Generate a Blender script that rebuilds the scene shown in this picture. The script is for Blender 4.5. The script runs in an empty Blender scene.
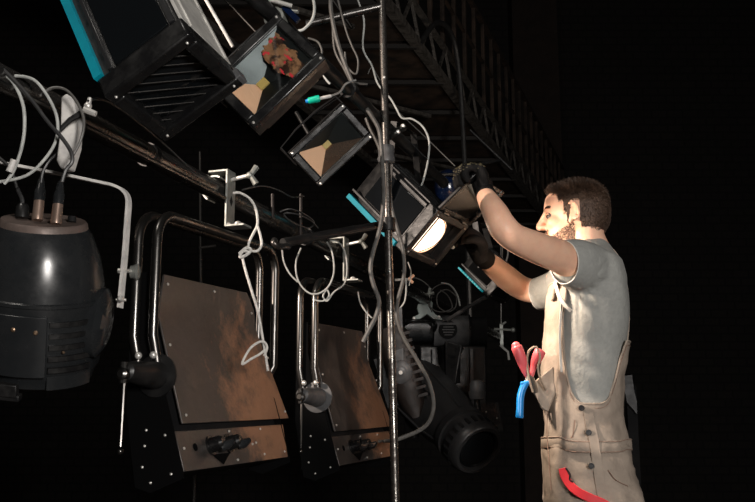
import bpy, bmesh, math, random
from mathutils import Vector, Matrix, noise, Quaternion
random.seed(7)
SC = bpy.context.scene
COL = SC.collection
PIT = math.radians(11.3); F = 1000.0; CH = 1.0
TA = 0.334                                     # run of the rig: dX/dY
E1 = Vector((TA, 1, 0)).normalized()           # along the battens
E2 = Vector((1, -TA, 0)).normalized()          # out of the rig towards the worker's side
E3 = Vector((0, 0, 1))
CR = Vector((1, 0, 0)); CU = Vector((0, -math.sin(PIT), math.cos(PIT))); CF = Vector((0, math.cos(PIT), math.sin(PIT)))

def ray(px, py):
    u = (px - 377.5) / F; v = (251 - py) / F
    return Vector((u, math.cos(PIT) - v * math.sin(PIT), math.sin(PIT) + v * math.cos(PIT)))
def W(px, py, Y):
    d = ray(px, py)
    return d * (Y / d.y) + Vector((0, 0, CH))
def S(px, py, off):                            # point on the upright sheet X - TA*Y = off
    d = ray(px, py)
    return d * (off / (d.x - TA * d.y)) + Vector((0, 0, CH))
def RG(off, Y, z):                             # rig coordinates
    return Vector((off + TA * Y, Y, z))

# ------------------------------------------------------------------ materials
def mat(name, col, rough=.5, metal=0., col2=None, nscale=20., rough2=None, bump=0., bscale=60., emis=None, estr=0., spec=.5, thr=(.4, .65), sss=0., coat=0.):
    m = bpy.data.materials.new(name); m.use_nodes = True
    n = m.node_tree.nodes; l = m.node_tree.links
    b = n['Principled BSDF']
    b.inputs['Base Color'].default_value = (*col, 1); b.inputs['Roughness'].default_value = rough; b.inputs['Metallic'].default_value = metal
    b.inputs['Specular IOR Level'].default_value = spec
    tc = n.new('ShaderNodeTexCoord')
    if col2 is not None or rough2 is not None:
        nz = n.new('ShaderNodeTexNoise'); nz.inputs['Scale'].default_value = nscale; nz.inputs['Detail'].default_value = 8; nz.inputs['Roughness'].default_value = .65
        l.new(tc.outputs['Object'], nz.inputs['Vector'])
        r = n.new('ShaderNodeMapRange'); r.inputs['From Min'].default_value = thr[0]; r.inputs['From Max'].default_value = thr[1]
        l.new(nz.outputs['Fac'], r.inputs['Value'])
        if col2 is not None:
            mx = n.new('ShaderNodeMix'); mx.data_type = 'RGBA'
            mx.inputs['A'].default_value = (*col, 1); mx.inputs['B'].default_value = (*col2, 1)
            l.new(r.outputs['Result'], mx.inputs['Factor']); l.new(mx.outputs['Result'], b.inputs['Base Color'])
        if rough2 is not None:
            mr = n.new('ShaderNodeMapRange'); mr.inputs['To Min'].default_value = rough; mr.inputs['To Max'].default_value = rough2
            l.new(r.outputs['Result'], mr.inputs['Value']); l.new(mr.outputs['Result'], b.inputs['Roughness'])
    if bump:
        nb = n.new('ShaderNodeTexNoise'); nb.inputs['Scale'].default_value = bscale; nb.inputs['Detail'].default_value = 6
        l.new(tc.outputs['Object'], nb.inputs['Vector'])
        bp = n.new('ShaderNodeBump'); bp.inputs['Strength'].default_value = bump; bp.inputs['Distance'].default_value = .01
        l.new(nb.outputs['Fac'], bp.inputs['Height']); l.new(bp.outputs['Normal'], b.inputs['Normal'])
    if emis:
        b.inputs['Emission Color'].default_value = (*emis, 1); b.inputs['Emission Strength'].default_value = estr
    if sss:
        b.inputs['Subsurface Weight'].default_value = sss; b.inputs['Subsurface Scale'].default_value = .01
        b.inputs['Subsurface Radius'].default_value = (1, .35, .2)
    if coat: b.inputs['Coat Weight'].default_value = coat
    return m

M = {}
M['black'] = mat('black_paint', (.007, .007, .0075), .36, .0, (.013, .0125, .012), 35, .55, .08, 90, spec=.4)
M['blackgloss'] = mat('black_gloss', (.006, .006, .0065), .22, 0, (.010, .010, .010), 25, .36, .03, 60)
M['void'] = mat('flat_black', (.0028, .0028, .003), .9, spec=.05)
M['blackmatte'] = mat('black_matte', (.005, .005, .006), .75, 0, (.009, .009, .009), 20, spec=.2)
M['plastic'] = mat('dark_plastic', (.013, .0145, .016), .22, 0, (.018, .019, .020), 12, .34)
M['greyplastic'] = mat('grey_plastic', (.095, .095, .098), .42, 0, (.055, .055, .057), 20, .6)
M['tube'] = mat('worn_tube', (.125, .12, .115), .25, .95, (.09, .085, .08), 12, .34)
M['pipe'] = mat('batten_steel', (.16, .155, .15), .24, .9, (.11, .085, .07), 10, .36, .01, 60, thr=(.5, .7))
M['pole'] = mat('pole_steel', (.20, .19, .175), .26, .9, (.07, .06, .055), 60, .5, .06, 120, thr=(.42, .6))
M['panel'] = mat('worn_brown_panel', (.125, .105, .092), .36, .45, (.27, .15, .095), 4.5, .55, .10, 45, thr=(.46, .62))
M['plate'] = mat('galvanised', (.34, .35, .33), .42, .6, (.22, .23, .21), 30, .6, .1, 60)
M['chrome'] = mat('bright_bolt', (.75, .73, .69), .32, .55)
M['white'] = mat('white_paint', (.62, .60, .57), .45, 0, (.42, .41, .40), 30, .6)
M['tancord'] = mat('tan_cord', (.42, .33, .25), .7, 0, (.3, .22, .16), 200)
M['rope'] = mat('white_cord', (.72, .70, .66), .7, 0, (.5, .48, .45), 200, None, .4, 400)
M['greycable'] = mat('grey_cable', (.095, .092, .086), .42, 0, (.06, .056, .052), 40, .55, .1, 100)
M['lightcable'] = mat('light_grey_cable', (.45, .46, .44), .5, 0, (.28, .29, .28), 40, .6)
M['blackcable'] = mat('black_cable', (.02, .02, .021), .4, 0, (.035, .035, .035), 40, .5)
M['teal'] = mat('teal_strip', (.0, .24, .32), .5, 0, (.0, .20, .27), 20, spec=.2)
M['tealgreen'] = mat('green_plug', (.0, .42, .28), .4)
M['palemetal'] = mat('pale_sheet_metal', (.50, .49, .46), .45, .2, (.30, .29, .275), 16, .6, .08, 40)
M['greyband'] = mat('grey_satin_metal', (.016, .017, .018), .25, 0, (.012, .012, .013), 18, .35)
M['darkglass'] = mat('dark_glass', (.005, .006, .007), .08, 0, None, 5, None, 0, 1, spec=.45, coat=0)
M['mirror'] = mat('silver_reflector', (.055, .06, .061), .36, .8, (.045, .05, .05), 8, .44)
M['ambersheen'] = mat('amber_sheen', (.50, .33, .25), .24, .85, (.40, .25, .18), 10, .3, .15, 14)  # silver reflector facet, amber reflection put into the base colour
M['peach'] = mat('peach_sheen', (.92, .54, .34), .5, .0)  # warm reflection on the lamp facets put into the colour
M['chip'] = mat('led_phosphor', (.62, .43, .13), .5)
M['skin'] = mat('skin', (.88, .54, .38), .44, 0, (.82, .47, .325), 22, .55, .08, 160, sss=.12)
M['hair'] = mat('brown_hair', (.045, .026, .017), .5, 0, (.085, .05, .032), 60)
M['hairside'] = mat('cropped_hair', (.07, .043, .030), .55)
M['shirt'] = mat('heather_grey_jersey', (.35, .355, .338), .85, 0, (.295, .30, .285), 60, None, .25, 90, thr=(.3, .7))
M['hem'] = mat('pale_hem', (.62, .60, .56), .8)
M['khaki'] = mat('khaki_twill', (.36, .295, .24), .8, 0, (.30, .245, .20), 16, None, .9, 15)
M['khakidark'] = mat('khaki_seam', (.25, .16, .12), .85)
M['button'] = mat('dark_button', (.02, .02, .022), .3)
M['glove'] = mat('black_knit_glove', (.006, .0055, .0055), .7, 0, (.010, .009, .009), 50, None, .4, 300, spec=.2)
M['gloveprint'] = mat('olive_glove_print', (.10, .085, .045), .6)
M['red'] = mat('red_grip', (.78, .045, .06), .4)
M['pink'] = mat('coral_grip', (.80, .13, .15), .42)
M['blue'] = mat('blue_grip', (.01, .22, .60), .35)
M['steel'] = mat('tool_steel', (.4, .38, .35), .35, .9)
M['lamp'] = mat('lit_lamp', (.9, .8, .7), .4, 0, emis=(1., .84, .68), estr=2.6)
M['lamprim'] = mat('glowing_rim', (.8, .5, .3), .4, 0, emis=(1., .60, .36), estr=1.3)
M['tealled'] = mat('teal_led', (.0, .3, .35), .4, 0, emis=(.02, .45, .52), estr=.22)
M['bluegel'] = mat('blue_gel', (.003, .008, .03), .1, 0, (.002, .004, .012), 20, .4)
M['iron'] = mat('gallery_iron', (.20, .185, .17), .5, .5, (.05, .045, .04), 20, .7)
M['joist'] = mat('dark_joist', (.03, .027, .025), .6, .2)
M['wood'] = mat('gallery_boards', (.065, .042, .03), .7, 0, (.010, .008, .006), 6, .8)
M['rust'] = mat('brown_casting', (.022, .016, .014), .42, .2, (.013, .010, .009), 20, .6, .1, 60)
M['eyew'] = mat('eye_white', (.12, .10, .09), .25)
M['iris'] = mat('dark_iris', (.03, .018, .012), .15)
M['midplastic'] = mat('charcoal_plastic', (.030, .030, .031), .3, 0, (.024, .024, .025), 20, .42)
M['boot'] = mat('black_boot', (.015, .014, .013), .5)

def panel_mat():
    m = mat('worn_brown_panel', (.060, .054, .051), .32, .5, (.115, .098, .088), 9, .52, .10, 45, thr=(.4, .65))
    n = m.node_tree.nodes; l = m.node_tree.links; b = n['Principled BSDF']
    src = b.inputs['Base Color'].links[0].from_socket; tc = [x for x in n if x.type == 'TEX_COORD'][0]
    v = n.new('ShaderNodeVectorMath'); v.operation = 'DISTANCE'; q = E1 * .14 + E2 * .10 + E3 * .06; v.inputs[1].default_value = q
    l.new(tc.outputs['Object'], v.inputs[0])
    nz = n.new('ShaderNodeTexNoise'); nz.inputs['Scale'].default_value = 11; nz.inputs['Detail'].default_value = 7; nz.inputs['Roughness'].default_value = .75
    l.new(tc.outputs['Object'], nz.inputs['Vector'])
    ad = n.new('ShaderNodeMath'); ad.operation = 'MULTIPLY_ADD'; ad.inputs[1].default_value = -1.7; l.new(v.outputs['Value'], ad.inputs[0]); l.new(nz.outputs['Fac'], ad.inputs[2])
    r = n.new('ShaderNodeMapRange'); r.inputs['From Min'].default_value = .10; r.inputs['From Max'].default_value = .34; l.new(ad.outputs['Value'], r.inputs['Value'])
    mx = n.new('ShaderNodeMix'); mx.data_type = 'RGBA'; l.new(r.outputs['Result'], mx.inputs['Factor']); l.new(src, mx.inputs['A']); mx.inputs['B'].default_value = (.42, .23, .14, 1)
    l.new(mx.outputs['Result'], b.inputs['Base Color']); return m
M['panel'] = panel_mat()
def pane_mat():
    m = bpy.data.materials.new('clear_pane'); m.use_nodes = True; n = m.node_tree.nodes; l = m.node_tree.links; n.remove(n['Principled BSDF'])
    t = n.new('ShaderNodeBsdfTransparent'); t.inputs[0].default_value = (.93, .95, .95, 1); g = n.new('ShaderNodeBsdfGlossy'); g.inputs['Roughness'].default_value = .03
    f = n.new('ShaderNodeFresnel'); f.inputs[0].default_value = 1.5; x = n.new('ShaderNodeMixShader')
    l.new(f.outputs[0], x.inputs[0]); l.new(t.outputs[0], x.inputs[1]); l.new(g.outputs[0], x.inputs[2]); l.new(x.outputs[0], n['Material Output'].inputs['Surface']); return m
M['pane'] = pane_mat()
# ------------------------------------------------------------------ mesh building
class MB:
    def __init__(s): s.v = []; s.f = []; s.m = []; s.mi = 0
    def add(s, vs, fs):
        o = len(s.v); s.v += [Vector(v) for v in vs]
        for f in fs: s.f.append([i + o for i in f]); s.m.append(s.mi)
    def hexa(s, p):                     # p[a][b][c]
        vs = [p(a, b, c) for a in (0, 1) for b in (0, 1) for c in (0, 1)]
        s.add(vs, [(0, 1, 3, 2), (4, 6, 7, 5), (0, 4, 5, 1), (2, 3, 7, 6), (0, 2, 6, 4), (1, 5, 7, 3)])
    def box(s, c, X, Y, Z):            # centre and half-axis vectors
        c = Vector(c)
        s.hexa(lambda i, j, k: c + X * (2 * i - 1) + Y * (2 * j - 1) + Z * (2 * k - 1)); return s
    def ab(s, x0, x1, y0, y1, z0, z1):
        s.hexa(lambda i, j, k: Vector(((x0, x1)[i], (y0, y1)[j], (z0, z1)[k]))); return s
    def loft(s, rings, cap=True, close=False):
        n = len(rings[0]); o = len(s.v)
        for r in rings: s.v += [Vector(p) for p in r]
        k = len(rings)
        for i in range(k - 1 + (1 if close else 0)):
            a = o + i * n; b = o + ((i + 1) % k) * n
            for j in range(n):
                s.f.append([a + j, a + (j + 1) % n, b + (j + 1) % n, b + j]); s.m.append(s.mi)
        if cap and not close:
            s.f.append([o + j for j in range(n)][::-1]); s.m.append(s.mi)
            s.f.append([o + (k - 1) * n + j for j in range(n)]); s.m.append(s.mi)
        return s
    def tube(s, pts, r, seg=8, close=False, flat=None):
        pts = [Vector(p) for p in pts]; n = len(pts)
        rr = r if isinstance(r, (list, tuple)) else [r] * n
        T = []
        for i in range(n):
            a = pts[(i - 1) % n] if (close or i > 0) else pts[i]
            b = pts[(i + 1) % n] if (close or i < n - 1) else pts[i]
            t = b - a
            T.append(t.normalized() if t.length > 1e-9 else Vector((0, 0, 1)))
        h = Vector((0, 0, 1)) if abs(T[0].z) < .9 else Vector((1, 0, 0))
        N = (h - T[0] * h.dot(T[0])).normalized(); rings = []
        for i in range(n):
            if i:
                N = N - T[i] * N.dot(T[i]); N.normalize()
            B = T[i].cross(N)
            rings.append([pts[i] + (N * math.cos(2 * math.pi * j / seg) + B * math.sin(2 * math.pi * j / seg)) * rr[i] for j in range(seg)])
        return s.loft(rings, True, close)
    def ribbon(s, pts, wid, thick, wdir):   # flat strap
        rings = []
        for i, p in enumerate(pts):
            a = pts[max(i - 1, 0)]; b = pts[min(i + 1, len(pts) - 1)]
            t = (Vector(b) - Vector(a)).normalized()
            w = (wdir - t * wdir.dot(t)).normalized(); nn = t.cross(w)
            rings.append([Vector(p) + w * wid / 2 + nn * thick / 2, Vector(p) - w * wid / 2 + nn * thick / 2, Vector(p) - w * wid / 2 - nn * thick / 2, Vector(p) + w * wid / 2 - nn * thick / 2])
        return s.loft(rings)
    def lathe(s, o, ax, prof, seg=24, ref=None, sx=1., sy=1.):    # prof: (distance along ax, radius)
        ax = Vector(ax).normalized(); h = ref or (Vector((0, 0, 1)) if abs(ax.z) < .9 else Vector((1, 0, 0)))
        N = (h - ax * h.dot(ax)).normalized(); B = ax.cross(N); o = Vector(o)
        return s.loft([[o + ax * t + (N * sx * math.cos(2 * math.pi * j / seg) + B * sy * math.sin(2 * math.pi * j / seg)) * max(r, 1e-5) for j in range(seg)] for t, r in prof])
    def ball(s, c, r, ax=None, nu=16, nv=10):                     # r: three radii along ax (three vectors)
        c = Vector(c); r = r if isinstance(r, (list, tuple)) else (r, r, r)
        ax = ax or (Vector((1, 0, 0)), Vector((0, 1, 0)), Vector((0, 0, 1)))
        rings = []
        for i in range(nv + 1):
            ph = math.pi * (i / nv) ; z = -math.cos(ph); q = max(math.sin(ph), 1e-3)
            rings.append([c + ax[0] * r[0] * q * math.cos(2 * math.pi * j / nu) + ax[1] * r[1] * q * math.sin(2 * math.pi * j / nu) + ax[2] * r[2] * z for j in range(nu)])
        return s.loft(rings)
    def prism(s, poly, d):             # polygon extruded by vector d
        n = len(poly); poly = [Vector(p) for p in poly]
        return s.add(poly + [p + d for p in poly], [list(range(n))[::-1], [n + i for i in range(n)]] + [[i, (i + 1) % n, n + (i + 1) % n, n + i] for i in range(n)]) or s
    def limb(s, pts, rad, seg=20):     # tapered, rounded ends
        P, R = spl(pts, 6, rad)
        t0 = (P[0] - P[1]).normalized(); t1 = (P[-1] - P[-2]).normalized()
        pre = [(P[0] + t0 * R[0] * math.sin(a), R[0] * math.cos(a)) for a in (1.4, 1.0, .5)]
        post = [(P[-1] + t1 * R[-1] * math.sin(a), R[-1] * math.cos(a)) for a in (.5, 1.0, 1.4)]
        return s.tube([p for p, _ in pre] + P + [p for p, _ in post], [r for _, r in pre] + R + [r for _, r in post], seg)

def spl(pts, k=6, rad=None):
    pts = [Vector(p) for p in pts]; n = len(pts)
    rad = rad if isinstance(rad, (list, tuple)) else [rad or 0] * n
    out = []; ro = []
    for i in range(n - 1):
        p0 = pts[max(i - 1, 0)]; p1 = pts[i]; p2 = pts[i + 1]; p3 = pts[min(i + 2, n - 1)]
        for j in range(k):
            t = j / k; t2 = t * t; t3 = t2 * t
            out.append(.5 * ((2 * p1) + (p2 - p0) * t + (2 * p0 - 5 * p1 + 4 * p2 - p3) * t2 + (3 * p1 - p0 - 3 * p2 + p3) * t3))
            ro.append(rad[i] * (1 - t) + rad[i + 1] * t)
    out.append(pts[-1]); ro.append(rad[-1])
    return out, ro

WL = {}
def finish(me, ang=35):
    bm = bmesh.new(); bm.from_mesh(me)
    bmesh.ops.recalc_face_normals(bm, faces=bm.faces[:])
    for f in bm.faces: f.smooth = True
    for e in bm.edges:
        if len(e.link_faces) == 2 and e.calc_face_angle(0) > math.radians(ang): e.smooth = False
    bm.to_mesh(me); bm.free()
def obj(name, mb, mats, parent=None, label=None, cat=None, group=None, kind=None, bev=0., ang=35, mods=None, part_label=None):
    me = bpy.data.meshes.new(name)
    if parent is not None: base = WL[parent.name]
    else:
        xs = mb.v; base = sum(xs, Vector()) / len(xs); base = Vector((base.x, base.y, min(v.z for v in xs)))
    me.from_pydata([v - base for v in mb.v], [], mb.f)
    ms = mats if isinstance(mats, (list, tuple)) else [mats]
    for m in ms: me.materials.append(m)
    if len(ms) > 1:
        for p, i in zip(me.polygons, mb.m): p.material_index = i
    finish(me, ang)
    o = bpy.data.objects.new(name, me); COL.objects.link(o)
    if parent is not None: o.parent = parent
    else: o.location = base
    WL[o.name] = base
    if bev:
        b = o.modifiers.new('bevel', 'BEVEL'); b.width = bev; b.segments = 2; b.limit_method = 'ANGLE'; b.angle_limit = math.radians(40); b.harden_normals = False
    if label: o['label'] = label
    if cat: o['category'] = cat
    if group: o['group'] = group
    if kind: o['kind'] = kind
    if part_label: o['label'] = part_label
    return o
def thing(name, loc, label, cat, group=None):
    o = bpy.data.objects.new(name, None); COL.objects.link(o); o.location = loc; o.empty_display_size = .05
    WL[o.name] = Vector(loc); o['label'] = label; o['category'] = cat
    if group: o['group'] = group
    return o
def bake(o, voxel, smooth=4, disp=None, fac=.5):
    """union of overlapping closed shapes into one continuous surface"""
    r = o.modifiers.new('r', 'REMESH'); r.mode = 'VOXEL'; r.voxel_size = voxel; r.use_smooth_shade = True
    if smooth:
        s = o.modifiers.new('s', 'SMOOTH'); s.factor = fac; s.iterations = smooth
    dg = bpy.context.evaluated_depsgraph_get(); dg.update()
    me = bpy.data.meshes.new_from_object(o.evaluated_get(dg)); old = o.data
    o.modifiers.clear(); me.materials.clear()
    for m in old.materials: me.materials.append(m)
    o.data = me; bpy.data.meshes.remove(old); me.name = o.name
    if disp:
        nm = [v.normal.copy() for v in me.vertices]
        for v, n in zip(me.vertices, nm): v.co += n * disp(v.co + WL[o.name], n)
    for p in me.polygons: p.use_smooth = True
    return o
def box(c, X, Y, Z): return MB().box(c, X, Y, Z)
def structure(name, mb, m): return obj(name, mb, m, kind='structure')

# ------------------------------------------------------------------ the hall
def slat_wall(name, c1, c2, sx, mortar):
    m = bpy.data.materials.new(name); m.use_nodes = True; n = m.node_tree.nodes; l = m.node_tree.links; b = n['Principled BSDF']
    tc = n.new('ShaderNodeTexCoord'); mp = n.new('ShaderNodeMapping'); mp.inputs['Rotation'].default_value = (math.pi / 2, 0, 0)
    br = n.new('ShaderNodeTexBrick'); br.inputs['Color1'].default_value = (*c1, 1); br.inputs['Color2'].default_value = (*c2, 1); br.inputs['Mortar'].default_value = (*mortar, 1)
    br.inputs['Scale'].default_value = sx; br.inputs['Mortar Size'].default_value = .03
    l.new(tc.outputs['Object'], mp.inputs['Vector']); l.new(mp.outputs['Vector'], br.inputs['Vector']); l.new(br.outputs['Color'], b.inputs['Base Color'])
    b.inputs['Roughness'].default_value = .85
    return m
MW = slat_wall('dark_brick', (.020, .017, .015), (.015, .013, .012), 2.2, (.009, .008, .008))
M['floor'] = mat('stage_floor', (.035, .026, .02), .5, 0, (.02, .015, .012), 6, .7)
M['ceil'] = mat('dark_ceiling', (.008, .008, .008), .9)
M['pil'] = mat('brown_pilaster', (.035, .023, .018), .8, 0, (.022, .015, .012), 5)
structure('floor', MB().ab(-6, 7, -3, 15, -.1, 0), M['floor'])
structure('wall_back', MB().ab(-6, 7, 14, 14.2, 0, 8), MW)
structure('wall_left', MB().ab(-6.2, -6, -3, 14, 0, 8), MW)
structure('wall_right', MB().ab(7, 7.2, -3, 14, 0, 8), MW)
structure('wall_front', MB().ab(-6, 7, -3.2, -3, 0, 8), MW)
structure('ceiling', MB().ab(-6, 7, -3, 14.2, 8, 8.1), M['ceil'])
structure('trim_1', MB().ab(1.95, 2.6, 13.55, 14, 0, 8), M['pil'])

# ------------------------------------------------------------------ battens, pole
t = thing('lighting_batten', RG(-1.2, 1.0, 1.64), 'long dark steel pipe on which the big cyclorama lights hang', 'lighting pipe')
obj('pipe', MB().tube([RG(-1.2, .2, 1.632), RG(-1.2, 3.0, 1.632), RG(-1.2, 9.5, 1.632)], .024, 24), M['pipe'], t)
obj('thin_conduit', MB().tube([RG(-1.165, .2, 1.606), RG(-1.165, 2.42, 1.606)], .0055, 8), M['tube'], t)
for Y in (1.35, 2.1, 2.95): obj('strap', MB().lathe(RG(-1.2, Y, 1.632), E1, [(-.01, .0245), (-.01, .027), (.01, .027), (.01, .0245)], 20), M['black'], t)
t = thing('upper_batten', RG(-.88, 1.2, 1.9), 'black pipe above the tilted floodlights, running back from top left', 'lighting pipe')
obj('pipe', MB().tube([RG(-.88, .6, 1.90), RG(-.88, 3.3, 1.90)], .017, 20), M['black'], t)
obj('pipe_end', MB().lathe(RG(-.88, 3.3, 1.90), E1, [(0, .0185), (.015, .0185), (.02, .012)], 20), M['blackmatte'], t)

t = thing('vertical_pole', W(396.5, 740, 2.58), 'scuffed upright steel pole in front of the hanging lights', 'pole')
Pa = W(381, -40, 2.62); Pb = W(395.5, 502, 2.60); Pd = (Pb - Pa).normalized(); Pf = Pa + Pd * ((Pa.z - .02) / -Pd.z)
WL[t.name] = Vector((Pf.x, Pf.y, 0)); t.location = WL[t.name]
Pt = Pa - Pd * .5
obj('tube', MB().tube([Pt, Pa, Pb, Pf], .0105, 20), M['pole'], t)
obj('foot_plate', MB().lathe(Vector((Pf.x, Pf.y, 0)), E3, [(0, .09), (.012, .09), (.02, .03), (.03, .016)], 28), M['black'], t)
c = W(386, 156, 2.62); c = Pa + Pd * ((c - Pa).dot(Pd))
obj('joint_collar', MB().lathe(c - Pd * .025, Pd, [(0, .013), (0, .021), (.008, .023), (.014, .0215), (.028, .0215), (.034, .024), (.046, .022), (.05, .013)], 24), M['greyplastic'], t)
obj('screw', MB().lathe(Pa + Pd * ((W(384, 79, 2.62) - Pa).dot(Pd)) - CF * .012, -CF, [(0, .004), (.004, .004), (.006, .002)], 10), M['chrome'], t)

# slanted boom with flattened end, from near left to the pole
t = thing('side_boom', W(275, 244, 2.3), 'short dark sloping tube with flattened lip, ending at the upright pole', 'tube')
obj('tube', MB().tube([W(283, 243, 2.34), W(330, 234, 2.46), W(383, 225, 2.60)], [.0115, .0115, .0115], 16), M['black'], t)
obj('flattened_end', MB().tube(spl([W(288, 246, 2.33), W(279, 246.5, 2.30), W(274, 243, 2.29), W(275, 240, 2.30)], 5)[0], [.0095] + [.008] * 14 + [.005], 12), M['pipe'], t)
obj('pole_clamp', MB().lathe(Pa + Pd * ((W(384, 225, 2.6) - Pa).dot(Pd)) - Pd * .02, Pd, [(0, .0135), (0, .02), (.035, .02), (.035, .0135)], 20), M['black'], t)

# ------------------------------------------------------------------ cyclorama floodlights with double tube yokes
def bolt(mb, p, n, r=.004, h=.004):
    mb.lathe(p, n, [(0, r), (h * .6, r * .95), (h, r * .5)], 10)
def bolts(nm, lst, n, r, h, m, parent):
    for p in lst:
        b = MB(); bolt(b, p, n, r, h); obj(nm, b, m, parent)
def cyc(Yc, label, dy=0., connect=0):
    """seven parts: housing, side plate, two back panels, two yoke tubes, knobs"""
    root = thing('cyclorama_light', RG(-1.2, Yc, 1.05), label, 'stage light', 'cyclorama lights on the batten')
    zc = 1.0
    # local frame: s along the rig, o outwards (offset from -1.2), z up
    def P(s, o, z): return RG(-1.2, 0, 0) + E1 * (Yc / E1.y + s) + E2 * o + E3 * (z + .05 * s)
    L0, L1 = -.33, .185
    def oo(z): return .045 + max(0, 1.29 - z) * .30              # the lower part of the back leans outwards
    top, mid, bot = 1.378, 1.066, .976
    prof = [(oo(top) - .010, top - .004), (oo(1.29) - .010, 1.29), (oo(mid) - .010, mid), (oo(bot) - .004, bot), (.06, .955), (.03, .965), (.02, 1.12), (.02, 1.25), (.02, top - .01)]
    hs = obj('housing', MB().loft([[P(s, o, z) for o, z in prof] for s in (L0, L1)]), M['blackmatte'], root, bev=.003)
    for s in (L0, L1):
        sp_ = [(oo(top) + .002, top), (oo(1.29) + .002, 1.29), (oo(mid) + .006, mid), (oo(bot) + .008, bot - .012), (.075, .935), (.04, .945), (.012, 1.1), (.012, 1.26), (.012, top)]
        pl = obj('side_plate', MB().prism([P(s, o, z) for o, z in sp_], E1 * (.004 if s > 0 else -.004)), M['void'], root)
        n = E1 * (1 if s > 0 else -1)
        bolts('rivet', [P(s + (.004 if s > 0 else -.004), o, z) for o, z in [(.103, 1.047), (.06, 1.057), (.058, 1.026), (.055, .985), (.075, .955), (.12, .972)]], n, .0028, .003, M['chrome'], pl)
    nn = (E2 + E3 * .3).normalized()
    def sheet(poly, nm):                                          # poly: (s, z) rows from top to foot, left then right
        rings = []
        for (sa, sb, z) in poly:
            o = oo(z); rings.append([P(sa, o, z), P(sb, o, z), P(sb, o + .005, z), P(sa, o + .005, z)])
        return obj(nm, MB().loft(rings), M['panel'], root, bev=.0012, ang=50)
    up = sheet([(-.272, .125, 1.380), (-.282, .168, 1.34), (-.288, .180, 1.29), (-.290, .245, mid + .002)], 'back_panel')
    bolts('screw', [P(s, oo(z) + .006, z) for s, z in [(-.26, 1.36), (-.272, 1.23), (-.272, 1.085), (.228, 1.085), (.205, 1.22), (.15, 1.33), (-.05, 1.365)]], nn, .0034, .003, M['chrome'], up)
    lo = sheet([(-.328, .200, mid - .012), (-.326, .180, bot)], 'connector_panel')
    bolts('screw', [P(s, oo(z) + .006, z) for s, z in [(-.31, 1.02), (.165, .99), (.05, .99), (-.1, 1.047), (.06, 1.047), (-.09, .985), (.0, 1.015), (.02, 1.017)]], nn, .0030, .003, M['chrome'], lo)
    for k, s in enumerate((-.195, -.115)):
        cn = MB().lathe(P(s, oo(1.02) + .003, 1.02), nn, [(0, .021), (.006, .021), (.006, .016), (.028, .015), (.034, .010)], 18)
        q = obj('connector', cn, M['blackgloss'], lo)
        obj('plug', MB().tube([P(s, oo(1.02) + .028, 1.018), P(s + .010, oo(1.02) + .040, 1.022), P(s + .022, oo(1.02) + .045, 1.028)], [.011, .010, .006], 10), M['plastic'], q)
    obj('warning_tag', MB().prism([P(-.20, oo(1.0) + .006, 1.002), P(-.12, oo(1.0) + .006, 1.002), P(-.16, oo(.98) + .006, .98)], nn * .0015), M['void'], lo)
    obj('cable_hole', MB().lathe(P(-.262, oo(1.02) + .004, 1.02), nn, [(0, .008), (.0025, .008), (.0025, .006)], 14), M['void'], lo)
    # double tube yoke
    for o, a, b, zt in ((.075, -.350, .237, 1.500), (.025, -.340, .248, 1.505)):
        r = .058; pts = []
        low = 1.195
        pts += [P(a + .012, o + .008, low - .02), P(a + .008, o + .006, low + .005), P(a, o, low + .05)]
        pts += [P(a, o, zt - r)]
        for k in range(1, 8):
            an = math.pi / 2 * k / 7; pts.append(P(a + r - r * math.cos(an), o, zt - r + r * math.sin(an)))
        for k in range(0, 8):
            an = math.pi / 2 * k / 7; pts.append(P(b - r + r * math.sin(an), o, zt - r + r * math.cos(an)))
        pts += [P(b, o, 1.2), P(b - .01, o - .03, 1.14)]
        obj('yoke_tube', MB().tube(pts, .0105, 14), M['tube'], root)
    # tilt knob with locking lever
    ctr = P(L0 - .004, .080, 1.165)
    kn = obj('tilt_knob', MB().lathe(ctr, -E1, [(0, .044), (.005, .044), (.007, .028), (.09, .021), (.115, .018), (.12, .012)], 28), M['greyplastic' if Yc > 2.8 else 'black'], root)
    for q in (P(-.362, .085, 1.205), P(-.352, .045, 1.205)):
        obj('yoke_bolt', MB().ball(q, .0075, nu=12, nv=8), M['chrome'], root)
    lv = obj('locking_lever', MB().tube([P(L0 - .125, .08, 1.17), P(L0 - .128, .083, 1.15), P(L0 - .13, .083, 1.03)], [.004, .0035, .003], 8).ball(P(L0 - .13, .083, 1.022), .006), M['tube'], root)
    obj('lever_boss', MB().lathe(P(L0 - .115, .08, 1.165), -E1, [(0, .012), (.02, .012), (.024, .007)], 12).lathe(P(L0 - .128, .08, 1.16), E3, [(-.012, .007), (.028, .007)], 10), M['tube'], root)
    # hook clamp
    cs = .045 if Yc < 2.8 else .005
    pl = MB(); 
    pl.box(P(cs, .036, 1.605), E1 * .022, E2 * .003, E3 * .072)
    pl.box(P(cs, .060, 1.535), E1 * .022, E2 * .026, E3 * .003)
    pl.box(P(cs, .012, 1.675), E1 * .022, E2 * .027, E3 * .003)
    hk = obj('hook_clamp', pl, M['plate'], root, bev=.0015)
    hk2 = MB(); arc = [P(cs, -.0 + .031 * math.cos(a), 1.632 + .031 * math.sin(a)) for a in [math.radians(x) for x in range(60, 250, 15)]]
    hk2.ribbon(arc, .04, .004, E1)
    obj('hook', hk2, M['plate'], hk)
    obj('slot', MB().prism([P(cs + x, .0393, 1.60 + z) for x, z in ((0, .014), (.008, 0), (0, -.014), (-.008, 0))], E2 * .0006), M['blackmatte'], hk)
    wn = MB().tube([P(cs, .038, 1.655), P(cs, .085, 1.662)], .005, 10)
    obj('bolt', wn, M['chrome'], hk)
    wg = MB().ball(P(cs, .088, 1.662), .009)
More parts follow.
